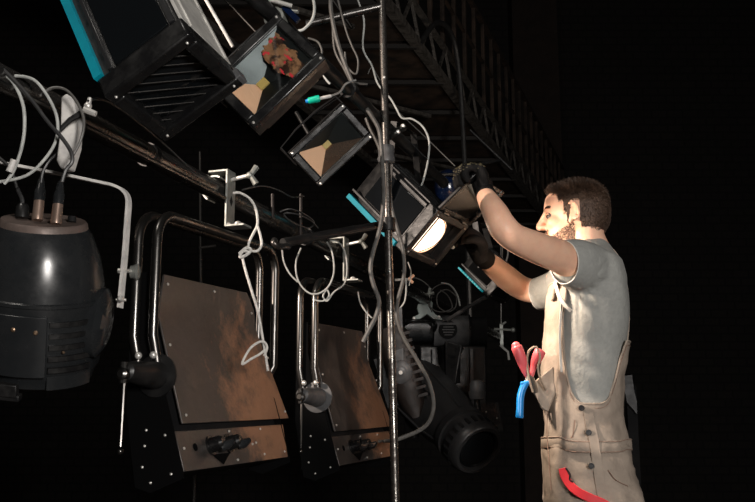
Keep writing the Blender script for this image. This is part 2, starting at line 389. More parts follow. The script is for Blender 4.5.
    wg.tube([P(cs, .09, 1.662), P(cs + .012, .10, 1.685)], [.006, .008], 8); wg.tube([P(cs, .09, 1.662), P(cs + .006, .103, 1.64)], [.006, .008], 8)
    obj('wing_nut', wg, M['plate'], hk)
    bolts('nut', [P(cs, .06, 1.54)], E3, .009, .008, M['chrome'], hk); bolts('nut', [P(cs - .015, .034, 1.54)], E2, .005, .012, M['chrome'], hk)
    return root, P
c1, P1f = cyc(2.36, 'large brown-backed cyclorama light nearest the camera, hanging left of centre')
c2, P2f = cyc(3.18, 'second brown-backed cyclorama light, hanging just left of the upright pole')

# third light, seen edge-on behind the pole
t = thing('ribbed_stage_light', W(400, 420, 3.8), 'brown ribbed stage light seen edge-on just behind the pole', 'stage light')
ax = (CR * .28 - CU * .96).normalized(); sd = (CR * .96 + CU * .28).normalized(); dp = CF
c = W(402, 368, 3.6)
rings = []
for k, (tt, w) in enumerate([(-.16, .035), (-.13, .055), (-.05, .062), (.06, .055), (.13, .045), (.17, .02)]):
    rings.append([c + ax * tt + sd * (w * math.copysign(abs(math.cos(a)) ** .5, math.cos(a))) + dp * (.09 * math.copysign(abs(math.sin(a)) ** .5, math.sin(a))) for a in [2 * math.pi * j / 20 for j in range(20)]])
obj('housing', MB().loft(rings), M['rust'], t)
rb = MB()
for k in range(9): rb.box(c + ax * (-.125 + k * .028) + sd * .045 - dp * .075, sd * .018, dp * .02, ax * .005)
obj('cooling_ribs', rb, M['rust'], t)
obj('tilt_disc', MB().lathe(c - dp * .085 - sd * .008, -dp, [(0, .042), (.012, .042), (.016, .036), (.016, .018), (.022, .018), (.024, .010)], 28), M['greyplastic'], t)
obj('disc_bolt', MB().lathe(c - dp * .108 - sd * .008, -dp, [(0, .008), (.006, .007)], 12), M['chrome'], t)
obj('yoke', MB().ribbon([c - dp * .10 - sd * .01 - ax * .02, W(398, 340, 3.5), W(397, 308, 3.5)], .035, .004, CR), M['greyplastic'], t)
obj('hood_flap', MB().box(W(386, 380, 3.62), sd * .02, dp * .06, ax * .09), M['plastic'], t)

# ------------------------------------------------------------------ moving wash light at the left edge
t = thing('wash_light', W(45, 392, 1.80), 'round black wash light with plugs on top, at the left edge', 'stage light')
c0 = W(44, 222, 1.80)                                            # centre of the rear (top) plate
AX = Vector((-.10, .36, -.93)).normalized(); BX = (CR - AX * AX.dot(CR)).normalized(); BY = Vector((0, 1, 0)); BY = (BY - AX * AX.dot(BY) - BX * BX.dot(BY)).normalized()
def cyl(a): return BX * math.cos(a) + BY * math.sin(a)
def ringed(prof, seg=48): return MB().lathe(c0, AX, prof, seg)
sc_ = 1.80 / 1000
obj('rear_plate', ringed([(-.004, .02), (-.004, .075), (0, .078), (.012, .080)]), mat('scuffed_plate', (.16, .12, .105), .45, .3, (.09, .07, .06), 30, .6), t, part_label='scuffed dull brown rear plate')
body = obj('body', ringed([(.008, .079), (.02, .088), (.06, .104), (.10, .113), (.128, .117), (.130, .121), (.136, .121), (.138, .1175), (.20, .118), (.26, .112), (.275, .104), (.290, .10), (.300, .085), (.300, .01)]), M['plastic'], t)
bandm = MB()
for k in range(8):                                               # cooling slots on the right shoulder
    a0 = math.radians(-38)
    N = (CR * math.cos(a0) - Vector((0, 1, 0)) * math.sin(-a0)).normalized()
for k in range(5):
    z = .165 + k * .021
    for a in [math.radians(x) for x in range(-60, -20, 8)]:
        p = c0 + AX * z + cyl(a) * .1185
        tg = (BY * math.cos(a) - BX * math.sin(a))
        bandm.box(p, tg * .0085, cyl(a) * .003, AX * .0045)
obj('vent_bars', bandm, M['black'], body)
for a, zz, r_ in ((-93, .175, .0045), (-75, .178, .0045), (-52, .215, .003)):
    a = math.radians(a); n = cyl(a); bolts('screw', [c0 + AX * zz + n * .1215], n, r_, .004, mat('dull_brass', (.35, .24, .16), .4, .9) if 'dull_brass' not in M else M['dull_brass'], body)
for a0, a1, z0, z1, nm in ((-118, -66, .150, .262, 'front_plate'), (-64, -14, .262, .29, 'lower_lug')):
    rr = []
    for z in (z0, z1):
        pass
    mb = MB(); n = 12
    R0 = .119 if nm == 'front_plate' else .106
    inner = []; outer = []
    for k in range(n + 1):
        a = math.radians(a0 + (a1 - a0) * k / n); v = cyl(a); inner.append(v * R0); outer.append(v * (R0 + .004))
    mb.loft([[c0 + AX * z0 + p for p in inner] + [c0 + AX * z0 + p for p in outer[::-1]], [c0 + AX * z1 + p for p in inner] + [c0 + AX * z1 + p for p in outer[::-1]]])
    obj(nm, mb, M['plastic'], body, bev=.0015)
obj('pivot_cover', MB().lathe(c0 + AX * .175 + BX * .112 - BY * .02, BX - BY * .15, [(-.02, .052), (.010, .050), (.020, .036), (.022, .01)], 28, sx=1.3, sy=.8), M['plastic'], t)
ltch = MB().box(c0 + AX * .292 + BX * -.02 - BY * .105, BX * .02, BY * .008, AX * .012)
ltch.box(c0 + AX * .306 + BX * -.02 - BY * .10, BX * .024, BY * .01, AX * .006)
obj('latch', ltch, M['black'], t, bev=.002)
obj('top_knob', MB().lathe(W(72, 220, 1.80), E3, [(-.004, .008), (.006, .008), (.008, .005)], 14), M['blackmatte'], t)
# plugs
for px, py, px2, py2 in ((37.5, 218, 41, 183), (56, 222, 60, 186)):
    a = W(px, py, 1.76); b = W(px2, py2, 1.765); d = (b - a)
    L = d.length
    k = thing('signal_plug', a, 'metal plug with black boot standing on the wash light, %s of the two' % ('left' if px < 45 else 'right'), 'plug', 'signal plugs on the wash light')
    obj('metal_shell', MB().lathe(a, d, [(-.004, .0098), (.002, .0102), (.006, .0098), (L * .5, .0095), (L * .5, .008)], 20), M['peach'] if False else mat('plug_nickel_%d' % int(px), (.50, .36, .29), .3, .8), k, part_label='warm nickel shell')
    obj('boot', MB().lathe(a + d * .48, d, [(0, .0098), (.02, .0102), (.024, .0085), (.038, .0065), (.045, .004)], 20), M['plastic'], k)
k = thing('power_plug', W(22, 212, 1.78), 'black angled power plug left of the two metal plugs', 'plug')
obj('body', MB().lathe(W(22, 218, 1.78), E3, [(0, .013), (.020, .0125), (.026, .009)], 20), M['blackgloss'], k)
obj('strain_relief', MB().tube(spl([W(22, 205, 1.78), W(22, 199, 1.78), W(17, 188, 1.78)], 5)[0], .004, 10), M['blackcable'], k)
# yoke of the wash light: bent pale flat bar
t2 = obj('yoke', MB().ribbon(spl([W(-30, 156, 1.76), W(10, 164.5, 1.77), W(60, 174, 1.78), W(100, 182.5, 1.79), W(115, 186, 1.79), W(124, 191, 1.79), W(128.5, 200, 1.79), W(127.5, 220, 1.79), W(124.5, 260, 1.79), W(120, 308, 1.79)], 6)[0], .014, .005, Vector((.3, 1, 0))), M['white'], t, part_label='pale bent bar yoke')
yb = MB(); bolt(yb, W(121, 299, 1.775), -Vector((0, 1, 0)), .006, .010); yb.tube([W(116, 300, 1.79), W(126, 300, 1.79)], .0025, 8)
obj('yoke_bolt', yb, M['chrome'], t)
obj('yoke_bolt', MB().tube([W(118, 270, 1.79), W(126, 270, 1.79)], .003, 8), M['chrome'], t)
obj('clamp_bracket', MB().prism([W(x, y, 1.70) for x, y in ((61, 97), (66, 93), (73, 98), (77, 118), (75, 145), (68, 168), (60, 168), (56, 160), (60, 130))], Vector((0.004, .03, 0))), M['white'], t, bev=.003, part_label='whitish hook clamp plate')
cl = MB().tube([W(58, 132, 1.67), W(70, 120, 1.67), W(82, 113, 1.67)], [.004, .005, .006], 10)
obj('clamp_handle', cl, M['black'], t)
cl = MB().ball(W(88, 106, 1.665), .007); cl.tube([W(84, 109, 1.665), W(96, 114, 1.665)], [.006, .005], 8); cl.tube([W(88, 106, 1.665), W(90, 98, 1.665)], [.005, .004], 8)
obj('wing_nut', cl, M['chrome'], t)
# side rod bolt between the wash light and the first big light
t = thing('side_bolt', W(132, 272, 1.95), 'short bright bolt and washer beside the first double yoke', 'bolt')
obj('shank', MB().tube([W(119, 271, 1.85), W(132, 271, 1.93)], .004, 10), M['chrome'], t)
obj('washer', MB().lathe(W(131, 272, 1.93), CR, [(0, .013), (.004, .013), (.012, .017), (.016, .012)], 18), M['plate'], t)

# ------------------------------------------------------------------ box floodlights
def worklight(o, U, V, Wd, su, sv, sw, label, big=False, door=False, led=False, group='box floodlights'):
    o = Vector(o); U = Vector(U).normalized(); V = (Vector(V) - U * U.dot(Vector(V))).normalized(); Wd2 = Vector(Wd); Wd = (Wd2 - U * U.dot(Wd2) - V * V.dot(Wd2)).normalized()
    g = su / .17
    def P(a, b, c): return o + U * a + V * b + Wd * c
    root = thing('box_floodlight', P(su / 2, sv / 2, 0), label, 'floodlight', group)
    def bxp(a0, a1, b0, b1, c0, c1): return MB_(lambda i, j, k: P((a0, a1)[i], (b0, b1)[j], (c0, c1)[k]))
    def MB_(f):
        m = MB(); m.hexa(f); return m
    bk = MB()
    cs = [(.03 * g, 0), (sw * .8, 0), (sw, .022 * g)]
    bk.loft([[P(x, y, c) for x, y in ((.004 + i, .004 + i), (su - .004 - i, .004 + i), (su - .004 - i, sv - .004 - i), (.004 + i, sv - .004 - i))] for c, i in cs])
    obj('housing', bk, M['black'], root, bev=.003 * g)
    # bezel ring
    bz = MB(); w = .020 * g; z0, z1 = -.012 * g, .032 * g; e = .004 * g
    for a0, a1, b0, b1 in ((-e, su + e, -e, w), (-e, su + e, sv - w, sv + e), (-e, w, w, sv - w), (su - w, su + e, w, sv - w)):
        bz.hexa(lambda i, j, k: P((a0, a1)[i], (b0, b1)[j], (z0, z1)[k]))
    bz_o = obj('bezel', bz, M['blackgloss'] if big else M['black'], root, bev=.004 * g)
    bolts('screw', [P(a, b, z0) for a, b in ((0.01, .01), (su - .01, .01), (su - .01, sv - .01), (.01, sv - .01))], -Wd, .0026 * g, .003, M['chrome'], bz_o)
    # -V side: strip, rails, recessed panel
    sw_ = .004 if led else .008
    st = bxp(-sw_ * g, sw_ * g, -.006 * g, .010 * g, .036 * g, sw * .97)
    obj('side_strip', st, M['tealled'] if led else M['teal'], root, part_label='flat teal strip')
    if led:
        dots = MB()
        for k in range(9): dots.ball(P(0, -.007 * g, .05 * g + k * (sw - .09 * g) / 8), .005 * g, nu=8, nv=6)
        obj('led_row', dots, M['tealled'], root, part_label='glowing teal dots')
    rl = bxp(.022 * g, .030 * g, -.005 * g, .008 * g, .034 * g, sw * .97); rl2 = bxp(su - .018 * g, su - .008 * g, -.005 * g, .008 * g, .034 * g, sw * .97)
    obj('rail', rl, M['greyband'], root, bev=.001); obj('rail', rl2, M['greyband'], root, bev=.001)
    obj('side_window', bxp(.034 * g, su - .022 * g, .0005, .006, .040 * g, sw * .8), M['void'] if led else M['darkglass'], root, bev=.002)
    # +U side cover
    obj('side_cover', bxp(su - .003, su + .003 * g, .006 * g, sv - .006 * g, .036 * g, sw * .99), M['palemetal'] if big else M['greyband'], root, bev=.001, part_label='pale brushed side cover' if big else None)
    rd = MB()
    for b in ((.25, .5, .75) if not big else (.2, .85)):
        rd.hexa(lambda i, j, k: P((su, su + .006 * g)[i], sv * b + (-.0025, .0025)[j] * g, (.036 * g, sw * .95)[k]))
    obj('side_ridges', rd, M['palemetal'] if big else M['greyband'], root)
    if big:
        gr = MB(); lo, hi = w, None
        n = 10
        for k in range(n):
            # bars that run across the opening corner to corner
            q = -1.0 + (k + .5) * 2.0 / n
            pts = []
            for a in [x / 60 for x in range(61)]:
                b = a * 1.0 + q
                if 0 <= b <= 1: pts.append((a, b))
            if len(pts) > 3:
                (a0, b0), (a1, b1) = pts[0], pts[-1]
                f = lambda a, b: P(w + a * (su - 2 * w), w + b * (sv - 2 * w), .004)
                gr.tube([f(a0, b0), f(a1, b1)], .0012, 6)
        obj('wire_grille', gr, M['tube'], root)
        dish = MB().lathe(P(su / 2, sv / 2, .075), -Wd, [(0, .012), (.004, .03), (.02, .052), (.045, .066)], 28)
        obj('reflector', MB().loft([[P(w + (su - 2 * w) * x, w + (sv - 2 * w) * y, .02) for x, y in ((0, 0), (1, 0), (1, 1), (0, 1))], [P(w + (su - 2 * w) * (.3 + .4 * x), w + (sv - 2 * w) * (.3 + .4 * y), .012) for x, y in ((0, 0), (1, 0), (1, 1), (0, 1))]]), M['darkglass'], root)
        obj('lens', MB().ball(P(su * .5, sv * .55, .024), (.045, .045, .016), (U, V, Wd), 24, 12), M['darkglass'], root)
        obj('corner_catch', bxp(su - .004, su + .012, sv - .02, sv + .006, -.01, .012), M['greyplastic'], root, bev=.002)
    elif led:
        obj('lens', bxp(w, su - w, w, sv - w, 0, .01), M['darkglass'], root)
    else:
        # glowing lens: half oval, straight side towards the first rail
        cav = MB(); cav.hexa(lambda i, j, k: P((w, su - w)[i], (w, sv - w)[j], (.018, .03)[k])); obj('inner_plate', cav, M['blackmatte'], root)
        poly = []
        cx, cy = su * .5, sv * .20
        for k in range(25):
            a = math.pi * k / 24; poly.append((cx - (su * .385) * math.cos(a), cy + (sv * .41) * math.sin(a) ** .85))
        def ringp(sc, c): return [P(cx + (x - cx) * sc, cy + .0 + (y - cy) * sc, c) for x, y in poly]
        ln = MB().loft([ringp(1, .002), ringp(.98, -.005), ringp(.75, -.009), ringp(.3, -.011)])
        obj('lens_shadow_gap', MB().tube([P(su * .1, cy - .002, -.004), P(su * .9, cy - .002, -.004)], .002, 6), M['black'], root)
        ob = obj('lit_lens', ln, M['lamp'], root, part_label='glowing warm white lens')
        rm = MB().tube([P(cx + (x - cx) * 1.04, cy + (y - cy) * 1.04, -.003) for x, y in poly], .0028, 8, close=True)
        obj('lens_ring', rm, M['lamprim'], root)
        fl = MB().tube(spl([P(cx - su * .36, cy + sv * .10, -.012), P(cx - su * .1, cy + sv * .33, -.013), P(cx + su * .2, cy + sv * .33, -.013), P(cx + su * .38, cy + sv * .12, -.012)], 6)[0], .0012, 6)
        obj('lens_wire', fl, M['rust'], root)
    if door:
        # hinged cover swung open beyond the +U edge
        DU = (U * .97 - Wd * .10 + V * .06).normalized(); dl = su * .92
        def Q(a, b, c): return P(su + .006, 0, -.004) + DU * a + V * b - Wd * c
        dr = MB(); ww = .014
        for a0, a1, b0, b1 in ((0, dl, -.004, ww), (0, dl, sv - ww, sv + .004), (0, ww, ww, sv - ww), (dl - ww, dl, ww, sv - ww)):
            dr.hexa(lambda i, j, k: Q((a0, a1)[i], (b0, b1)[j], (-.004, .008)[k]))
        dd = obj('door', dr, M['blackgloss'], root, bev=.003, part_label='open hinged cover held by the worker')
        gp = MB(); gp.hexa(lambda i, j, k: Q((ww, dl - ww)[i], (ww, sv - ww)[j], (-.001, .002)[k])); obj('door_glass', gp, M['darkglass'], dd)
        for b in (.2, .8): obj('hinge', MB().tube([P(su + .005, sv * b - .014, -.012), P(su + .005, sv * b + .014, -.012)], .005, 10), M['tube'], root)
        obj('catch_screw', MB().lathe(P(su * .5, sv + .006, -.006), V, [(0, .006), (.01, .006), (.012, .003)], 12), M['chrome'], root)
    return root, P

A, PA = worklight((-0.458, 1.6, 1.592), (.813, -.265, .519), (.4, .901, -.166), (-.423, .342, .839), .173, .169, .30, 'largest black box floodlight with wire grille, top left corner', big=True)
D, PD = worklight((0.071, 2.85, 1.57), (.618, -.341, .709), (.541, .838, -.069), (-.571, .426, .702), .158, .183, .288, 'lit box floodlight whose open cover the worker holds', door=True)
G, PG = worklight(W(487, 296, 3.55), (.618, -.341, .709), (.541, .838, -.069), (-.571, .426, .702), .12, .13, .17, 'small dark box light with teal dots below the worker\'s forearms', led=True)

def hanger(root, attach, top, width_dir, wid, label=None):
    mb = MB(); a = attach - width_dir * wid; b = attach + width_dir * wid
    tl = top - width_dir * wid * .55; tr = top + width_dir * wid * .55
    mb.ribbon([a, a * .55 + tl * .45, tl, tr, b * .55 + tr * .45, b], .022, .003, (top - attach).cross(width_dir).normalized())
    return obj('yoke', mb, M['black'], root)
hanger(A, PA(.085, .085, .20), RG(-.88, 1.62, 1.90) - E3 * .02, Vector(( .4, .901, -.166)).normalized(), .095)
hanger(D, PD(.08, .09, .15), W(404, 128, 2.85), Vector((.541, .838, -.069)).normalized(), .102)
br = MB().tube([Pa + Pd * ((W(386, 140, 2.62) - Pa).dot(Pd)), W(397, 131, 2.75), W(404, 128, 2.85)], .010, 12)
t = thing('support_arm', W(384, 140, 2.62), 'black bracket arm from the pole collar to the lit floodlight', 'bracket')
obj('arm', br, M['black'], t)
bolts('arm_bolt', [W(398, 132, 2.72), W(403, 126, 2.80)], -CF, .007, .010, M['chrome'], t)
obj('arm_plate', MB().box(W(412, 144, 2.88), CR * .012 - CU * .01, CF * .004, (CR * .7 - CU * .7) * .065), M['black'], t, bev=.002)
hanger(G, PG(.06, .06, .09), W(480, 225, 3.6), Vector((.541, .838, -.069)).normalized(), .07)

def ledflood(o, U, V, Wd, su, sv, label, drop, hot=False):
    o = Vector(o); U = Vector(U).normalized(); V = (Vector(V) - U * U.dot(Vector(V))).normalized(); Wd = U.cross(V); Wd = Wd if Wd.y > 0 else -Wd
    def P(a, b, c): return o + U * (a * su) + V * (b * sv) + Wd * c
    root = thing('led_floodlight', P(.5, .5, 0), label, 'floodlight', 'bare led floodlights under the upper batten')
    hs = MB().loft([[P(x, y, c) for x, y in ((i, i), (1 - i, i), (1 - i, 1 - i), (i, 1 - i))] for c, i in ((.042, .02), (.056, .05), (.066, .12))])
    bk_ = M['black'] if hot else M['blackmatte']
    obj('housing', hs, bk_, root, bev=.002)
    wl = MB()
    for a0, a1, b0, b1 in ((.01, .99, .01, .04), (.01, .99, .96, .99), (.01, .03, .04, .96), (.97, .99, .04, .96)): wl.hexa(lambda i, j, k: P((a0, a1)[i], (b0, b1)[j], (.013, .043)[k]))
    obj('side_walls', wl, bk_, root)
    fins = MB()
    for k in range(8): fins.box(P(.5, .14 + k * .103, .076), U * su * .36, V * .0015, Wd * .012)
    obj('cooling_fins', fins, bk_, root)
    wa, wb = .10, .13
    fr = MB()
    for a0, a1, b0, b1 in ((0, 1, 0, wb), (0, 1, 1 - wb, 1), (0, wa, wb, 1 - wb), (1 - wa, 1, wb, 1 - wb)):
        fr.hexa(lambda i, j, k: P((a0, a1)[i], (b0, b1)[j], (-.010, .014)[k]))
    fo = obj('front_frame', fr, M['blackgloss'], root, bev=.003)
    bolts('screw', [P(a, b, -.010) for a, b in ((.04, .05), (.96, .05), (.96, .95), (.04, .95))], -Wd, .003, .003, M['chrome'], fo)
    # reflector: four facets falling to the chip
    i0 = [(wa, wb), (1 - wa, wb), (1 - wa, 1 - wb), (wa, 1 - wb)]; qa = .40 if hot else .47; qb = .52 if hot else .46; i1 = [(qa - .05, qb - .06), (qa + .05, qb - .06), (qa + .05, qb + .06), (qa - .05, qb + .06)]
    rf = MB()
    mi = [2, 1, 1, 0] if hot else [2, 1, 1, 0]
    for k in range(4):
        rf.mi = (0, 0, 1, 2)[k] if not hot else (0, 0, 0, 2)[k]  # lower facets carry the warm reflection as their own colour
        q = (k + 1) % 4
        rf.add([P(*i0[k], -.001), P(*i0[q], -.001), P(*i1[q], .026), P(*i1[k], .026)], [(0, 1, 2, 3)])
    obj('reflector', rf, [M['mirror'], M['ambersheen'], M['peach']], root, ang=5)
    gp = MB(); gp.hexa(lambda i, j, k: P((wa, 1 - wa)[i], (wb, 1 - wb)[j], (-.0055, -.0035)[k])); obj('glass_pane', gp, M['pane'], root)
    obj('lip', MB().tube([P(*p, -.004) for p in i0], .003, 6, close=True), M['mirror'], root)
    obj('led_chip', MB().box(P(qa, qb, .024), U * su * .055, V * sv * .062, Wd * .002), M['chip'], root, part_label='yellow square chip')
    top = drop
    mb = MB(); n = (top - P(.5, .5, .03)).normalized()
    a = P(.5, -.02, .03); b = P(.5, 1.02, .03) if False else P(1.02, .5, .03)
    mb.ribbon([P(-.02, .35, .03), P(-.02, -.15, .05), P(.30, -.22, .055), P(.7, -.22, .055), P(1.02, -.15, .05), P(1.02, .35, .03)], .016, .003, Wd)
    obj('yoke', mb, bk_, root)
    cb = MB().box((P(.5, -.22, .055) + top) / 2, U * .010, Wd * .006, (top - P(.5, -.22, .055)) / 2 + E3 * .001)
    obj('drop_strap', cb, M['plate'] if hot else bk_, root)
    cl = MB().lathe(top, E1, [(-.014, .0175), (-.014, .023), (.014, .023), (.014, .0175)], 16); cl.tube([top - E2 * .0 + E3 * .022, top + E2 * .05 + E3 * .01], .004, 8)
    obj('pipe_clamp', cl, M['plate'] if hot else M['black'], root)
    return root, P
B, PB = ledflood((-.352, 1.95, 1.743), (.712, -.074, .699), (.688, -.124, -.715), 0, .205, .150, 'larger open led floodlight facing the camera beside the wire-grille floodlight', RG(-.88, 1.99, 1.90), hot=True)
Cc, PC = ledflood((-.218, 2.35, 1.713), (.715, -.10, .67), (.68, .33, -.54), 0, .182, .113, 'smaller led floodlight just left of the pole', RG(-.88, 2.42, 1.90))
# warm reflection in the larger lamp's glass, modelled as an added crumpled film
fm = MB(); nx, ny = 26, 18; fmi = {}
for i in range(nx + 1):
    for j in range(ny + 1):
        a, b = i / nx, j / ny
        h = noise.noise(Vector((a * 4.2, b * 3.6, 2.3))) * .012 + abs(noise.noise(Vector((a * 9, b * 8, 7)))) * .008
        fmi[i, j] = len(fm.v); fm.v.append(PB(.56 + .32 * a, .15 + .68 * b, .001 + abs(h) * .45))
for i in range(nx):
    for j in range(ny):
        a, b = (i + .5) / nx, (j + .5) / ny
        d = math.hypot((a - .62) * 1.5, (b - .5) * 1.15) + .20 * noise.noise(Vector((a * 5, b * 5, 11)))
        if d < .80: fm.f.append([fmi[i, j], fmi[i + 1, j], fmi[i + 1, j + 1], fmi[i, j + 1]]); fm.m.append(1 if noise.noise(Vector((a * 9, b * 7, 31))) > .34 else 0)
obj('reflection_film', fm, [mat('reflection_film', (.40, .20, .10), .3, .2, (.05, .022, .014), 40, .4, thr=(.46, .56)), M['red']], B, ang=180, part_label='warm reflection in the glass, modelled as crumpled amber and red film')


# ------------------------------------------------------------------ cables and cords
def cable(pts, r, m, label, cat='cable', name='cable', group=None, k=6, seg=8):
    return obj(name, MB().tube(spl(pts, k)[0], r, seg), M[m], label=label, cat=cat, group=group)
def wc(l, Y): return [W(p[0], p[1], p[2] if len(p) > 2 else Y) for p in l]
LG = 'loose cables over the wash light'
cable(wc([(-12, 62), (0, 71), (14, 84), (23, 105), (24.5, 128), (21, 150), (13, 172), (4, 184)], 1.62), .0030, 'lightcable', 'pale grey cable curving down at the far left edge', group=LG)
cable(wc([(2, 79), (16, 76), (34, 80), (48, 97), (57, 118), (56, 140), (44, 160), (25, 176), (-8, 183)], 1.64), .0028, 'lightcable', 'pale cable looping right towards the white clamp plate', group=LG)
cable(wc([(-12, 56), (10, 76), (30, 98), (48, 122), (62, 138), (71, 152), (72, 162), (66, 170), (62, 182)], 1.615), .0034, 'blackcable', 'black cable crossing the pale loops down to the right plug', group=LG)
cable(wc([(40, 96), (52, 88), (66, 90), (78, 104), (84, 122), (80, 142), (70, 160)], 1.655), .0026, 'greycable', 'dark grey loop around the white clamp plate', group=LG)
cable(wc([(41, 183), (43, 172), (50, 160), (62, 150)], 1.72), .0030, 'blackcable', 'short black lead rising from the left metal plug', group=LG)
cable(wc([(17, 188), (14, 178), (10, 168), (2, 160), (-8, 152)], 1.76), .0030, 'blackcable', 'black lead rising from the power plug', group=LG)
t = obj('cable_tie', MB().lathe(W(9, 172, 1.61), W(15, 158, 1.61) - W(9, 172, 1.61), [(0, .006), (.022, .006)], 12), M['white'], label='small pale cable sleeve above the power plug', cat='cable sleeve')
cable(wc([(88, 101, 1.66), (98, 99, 1.7), (112, 104, 1.75), (135, 120, 1.85), (165, 145, 2.0), (195, 172, 2.2), (222, 186, 2.33)], 0), .0024, 'blackcable', 'thin dark wire sagging from the white clamp to the first hook clamp')
cable(wc([(242, 190, 2.35), (262, 186, 2.42), (278, 190, 2.5), (292, 197, 2.6), (304, 196, 2.65)], 0), .0022, 'blackcable', 'thin dark wire lying along the pipe right of first hook clamp')
cable(wc([(280, 212, 2.62), (290, 209, 2.62), (304, 214, 2.66), (314, 222, 2.7), (308, 228, 2.68), (292, 222, 2.62), (284, 214, 2.6), (296, 214, 2.6), (310, 220, 2.65), (318, 228, 2.7)], 0), .0022, 'blackcable', 'coil of dark wire on the pipe by the upright threaded rods')
# white cord
Yr = 2.20
cord = thing('safety_cord', W(257, 230, Yr), 'white knotted cord hanging in front of the first brown-backed light', 'cord')
obj('upper_loop', MB().tube(spl(wc([(233, 193), (240, 193), (250, 199), (256, 210), (257.5, 224), (253, 234), (248.5, 244), (250, 250), (257, 251), (261.5, 245), (260.5, 236), (257.5, 226)], Yr), 6)[0], .0030, 8), M['rope'], cord)
obj('knot', MB().tube(spl(wc([(239, 254), (246, 248), (251, 250), (246, 255), (240, 257), (243, 251), (250, 253)], Yr - .005), 6)[0], .0036, 8), M['rope'], cord)
obj('tail', MB().tube(spl(wc([(242, 256), (246, 272), (252, 292), (258, 312), (263, 340), (268, 371)], Yr), 5)[0], .0030, 8), M['rope'], cord)
obj('lower_loop', MB().tube(spl(wc([(264, 356), (267, 348), (264, 342), (257, 343), (249, 350), (242, 364), (251, 359), (260, 354), (266, 349)], Yr - .006), 6)[0], .0028, 8), M['rope'], cord)
G2 = 'white wire loops around the second hook clamp'
cable(wc([(282, 248), (284, 262), (290, 274), (298, 282)], 2.75), .0024, 'lightcable', 'pale wire hanging just left of the second double yoke', 'wire', 'wire', G2)
cable(wc([(301, 248), (296, 262), (297, 277), (303, 288), (312, 294), (322, 292), (330, 284), (334, 270), (332, 252), (327, 242)], 2.78), .0024, 'lightcable', 'big pale wire loop over the second double yoke', 'wire', 'wire', G2)
cable(wc([(314, 300), (323, 301), (329, 296), (327, 290), (323, 296), (327, 301), (334, 292), (344, 284), (347, 270), (345, 252), (338, 242), (330, 241)], 2.8), .0024, 'lightcable', 'knotted pale wire hanging round the second clamp plate', 'wire', 'wire', G2)
cable(wc([(358, 292), (360, 302), (366, 312), (372, 318)], 3.1), .0024, 'lightcable', 'short pale wire hanging behind the boom near the pole', 'wire', 'wire', G2)
cable(wc([(402, 270), (406, 282), (405, 300), (400, 308)], 3.2), .0024, 'lightcable', 'pale wire hanging close right of the pole', 'wire', 'wire', G2)
cable(wc([(409, 286), (411, 272), (408, 262)], 3.2), .0022, 'lightcable', 'tiny pale wire end right of the pole', 'wire', 'wire', G2)
cable(wc([(441, 283, 3.9), (450, 285, 3.9), (457, 294, 3.9), (460, 306, 3.9)], 0), .0032, 'lightcable', 'pale arched wire above the round-vented fixture base', 'wire', 'wire')
# thick grey cables along the pole
PG_ = 'thick grey cables around the pole'
cable(wc([(331, -10), (331, 10), (337, 40), (348, 72), (360, 98), (371, 115), (379, 130), (381.5, 150), (383, 175), (383.5, 200), (380, 228), (373, 252), (370.5, 270), (374, 286), (379, 301), (376, 316), (369, 330), (363, 342)], 2.52), .0058, 'greycable', 'thick grey cable snaking down left of the pole to the second light', group=PG_)
cable(wc([(333, 24), (335, 50), (345, 70), (356, 92), (363, 108)], 2.56), .0040, 'greycable', 'thinner grey cable beside the thick one at upper left of pole', group=PG_)
cable(wc([(366, 118), (370, 128), (376, 140), (381, 152)], 2.57), .0048, 'greycable', 'short grey cable end with plug joining the pole collar', group=PG_)
cable(wc([(389, 175), (391, 205), (397, 228), (403, 250), (404, 275), (398, 300), (397, 318), (404, 338), (416, 358), (428, 380), (433.5, 402), (430, 420), (420, 430), (404, 437), (396, 440)], 2.72), .0055, 'greycable', 'thick grey cable bowing out right of the pole', group=PG_)
cable([W(396, 440, 2.72), W(385, 441, 2.8)] + [P2f(.0, .20, 1.03), P2f(-.09, .18, 1.032)], .0045, 'greycable', 'grey cable plugged into the second light\'s lower panel', group=PG_)
cable(wc([(345, 52), (347, 66), (356, 74), (358, 60), (352, 46), (346, 30), (338, 0)], 2.6), .0028, 'greycable', 'thin grey cable loop crossing the thick cable near the top')
cable(wc([(356, -5), (364, 20), (363, 48), (372, 66), (378, 84), (390, 98), (396, 108), (402, 118), (412, 119), (423, 127), (429, 141), (428, 160), (424, 178), (420, 188)], 2.95), .0030, 'lightcable', 'thin pale cable crossing behind the pole and curving down past it')
cable(wc([(398, 112), (420, 132), (455, 166)], 3.3), .0020, 'greycable', 'taut thin wire running down right behind the pole', 'wire', 'wire')
cable(wc([(368, 74), (372, 68), (380, 80), (387, 90)], 3.2), .0020, 'greycable', 'short thin wire just left of the pole screw', 'wire', 'wire')
cable(wc([(312, -6, 2.2), (314.5, 8, 2.2), (312, 20, 2.2), (304, 29, 2.2), (298, 31, 2.2)], 0), .0034, 'lightcable', 'pale cable arching over the larger led floodlight')
cable(wc([(308, 38), (318, 42), (322, 52), (318, 58)], 2.25), .0026, 'greycable', 'small grey cable bend at the larger led floodlight\'s corner')
cable(wc([(322, 62, 2.5), (324, 76, 2.5), (330, 84, 2.5)], 0), .0028, 'lightcable', 'pair of pale leads right of the larger led floodlight', 'wire', 'wire')
cable(wc([(326, 60, 2.5), (330, 70, 2.5), (331, 80, 2.5)], 0), .0022, 'lightcable', 'thin pale lead hanging between the two led floodlights', 'wire', 'wire')
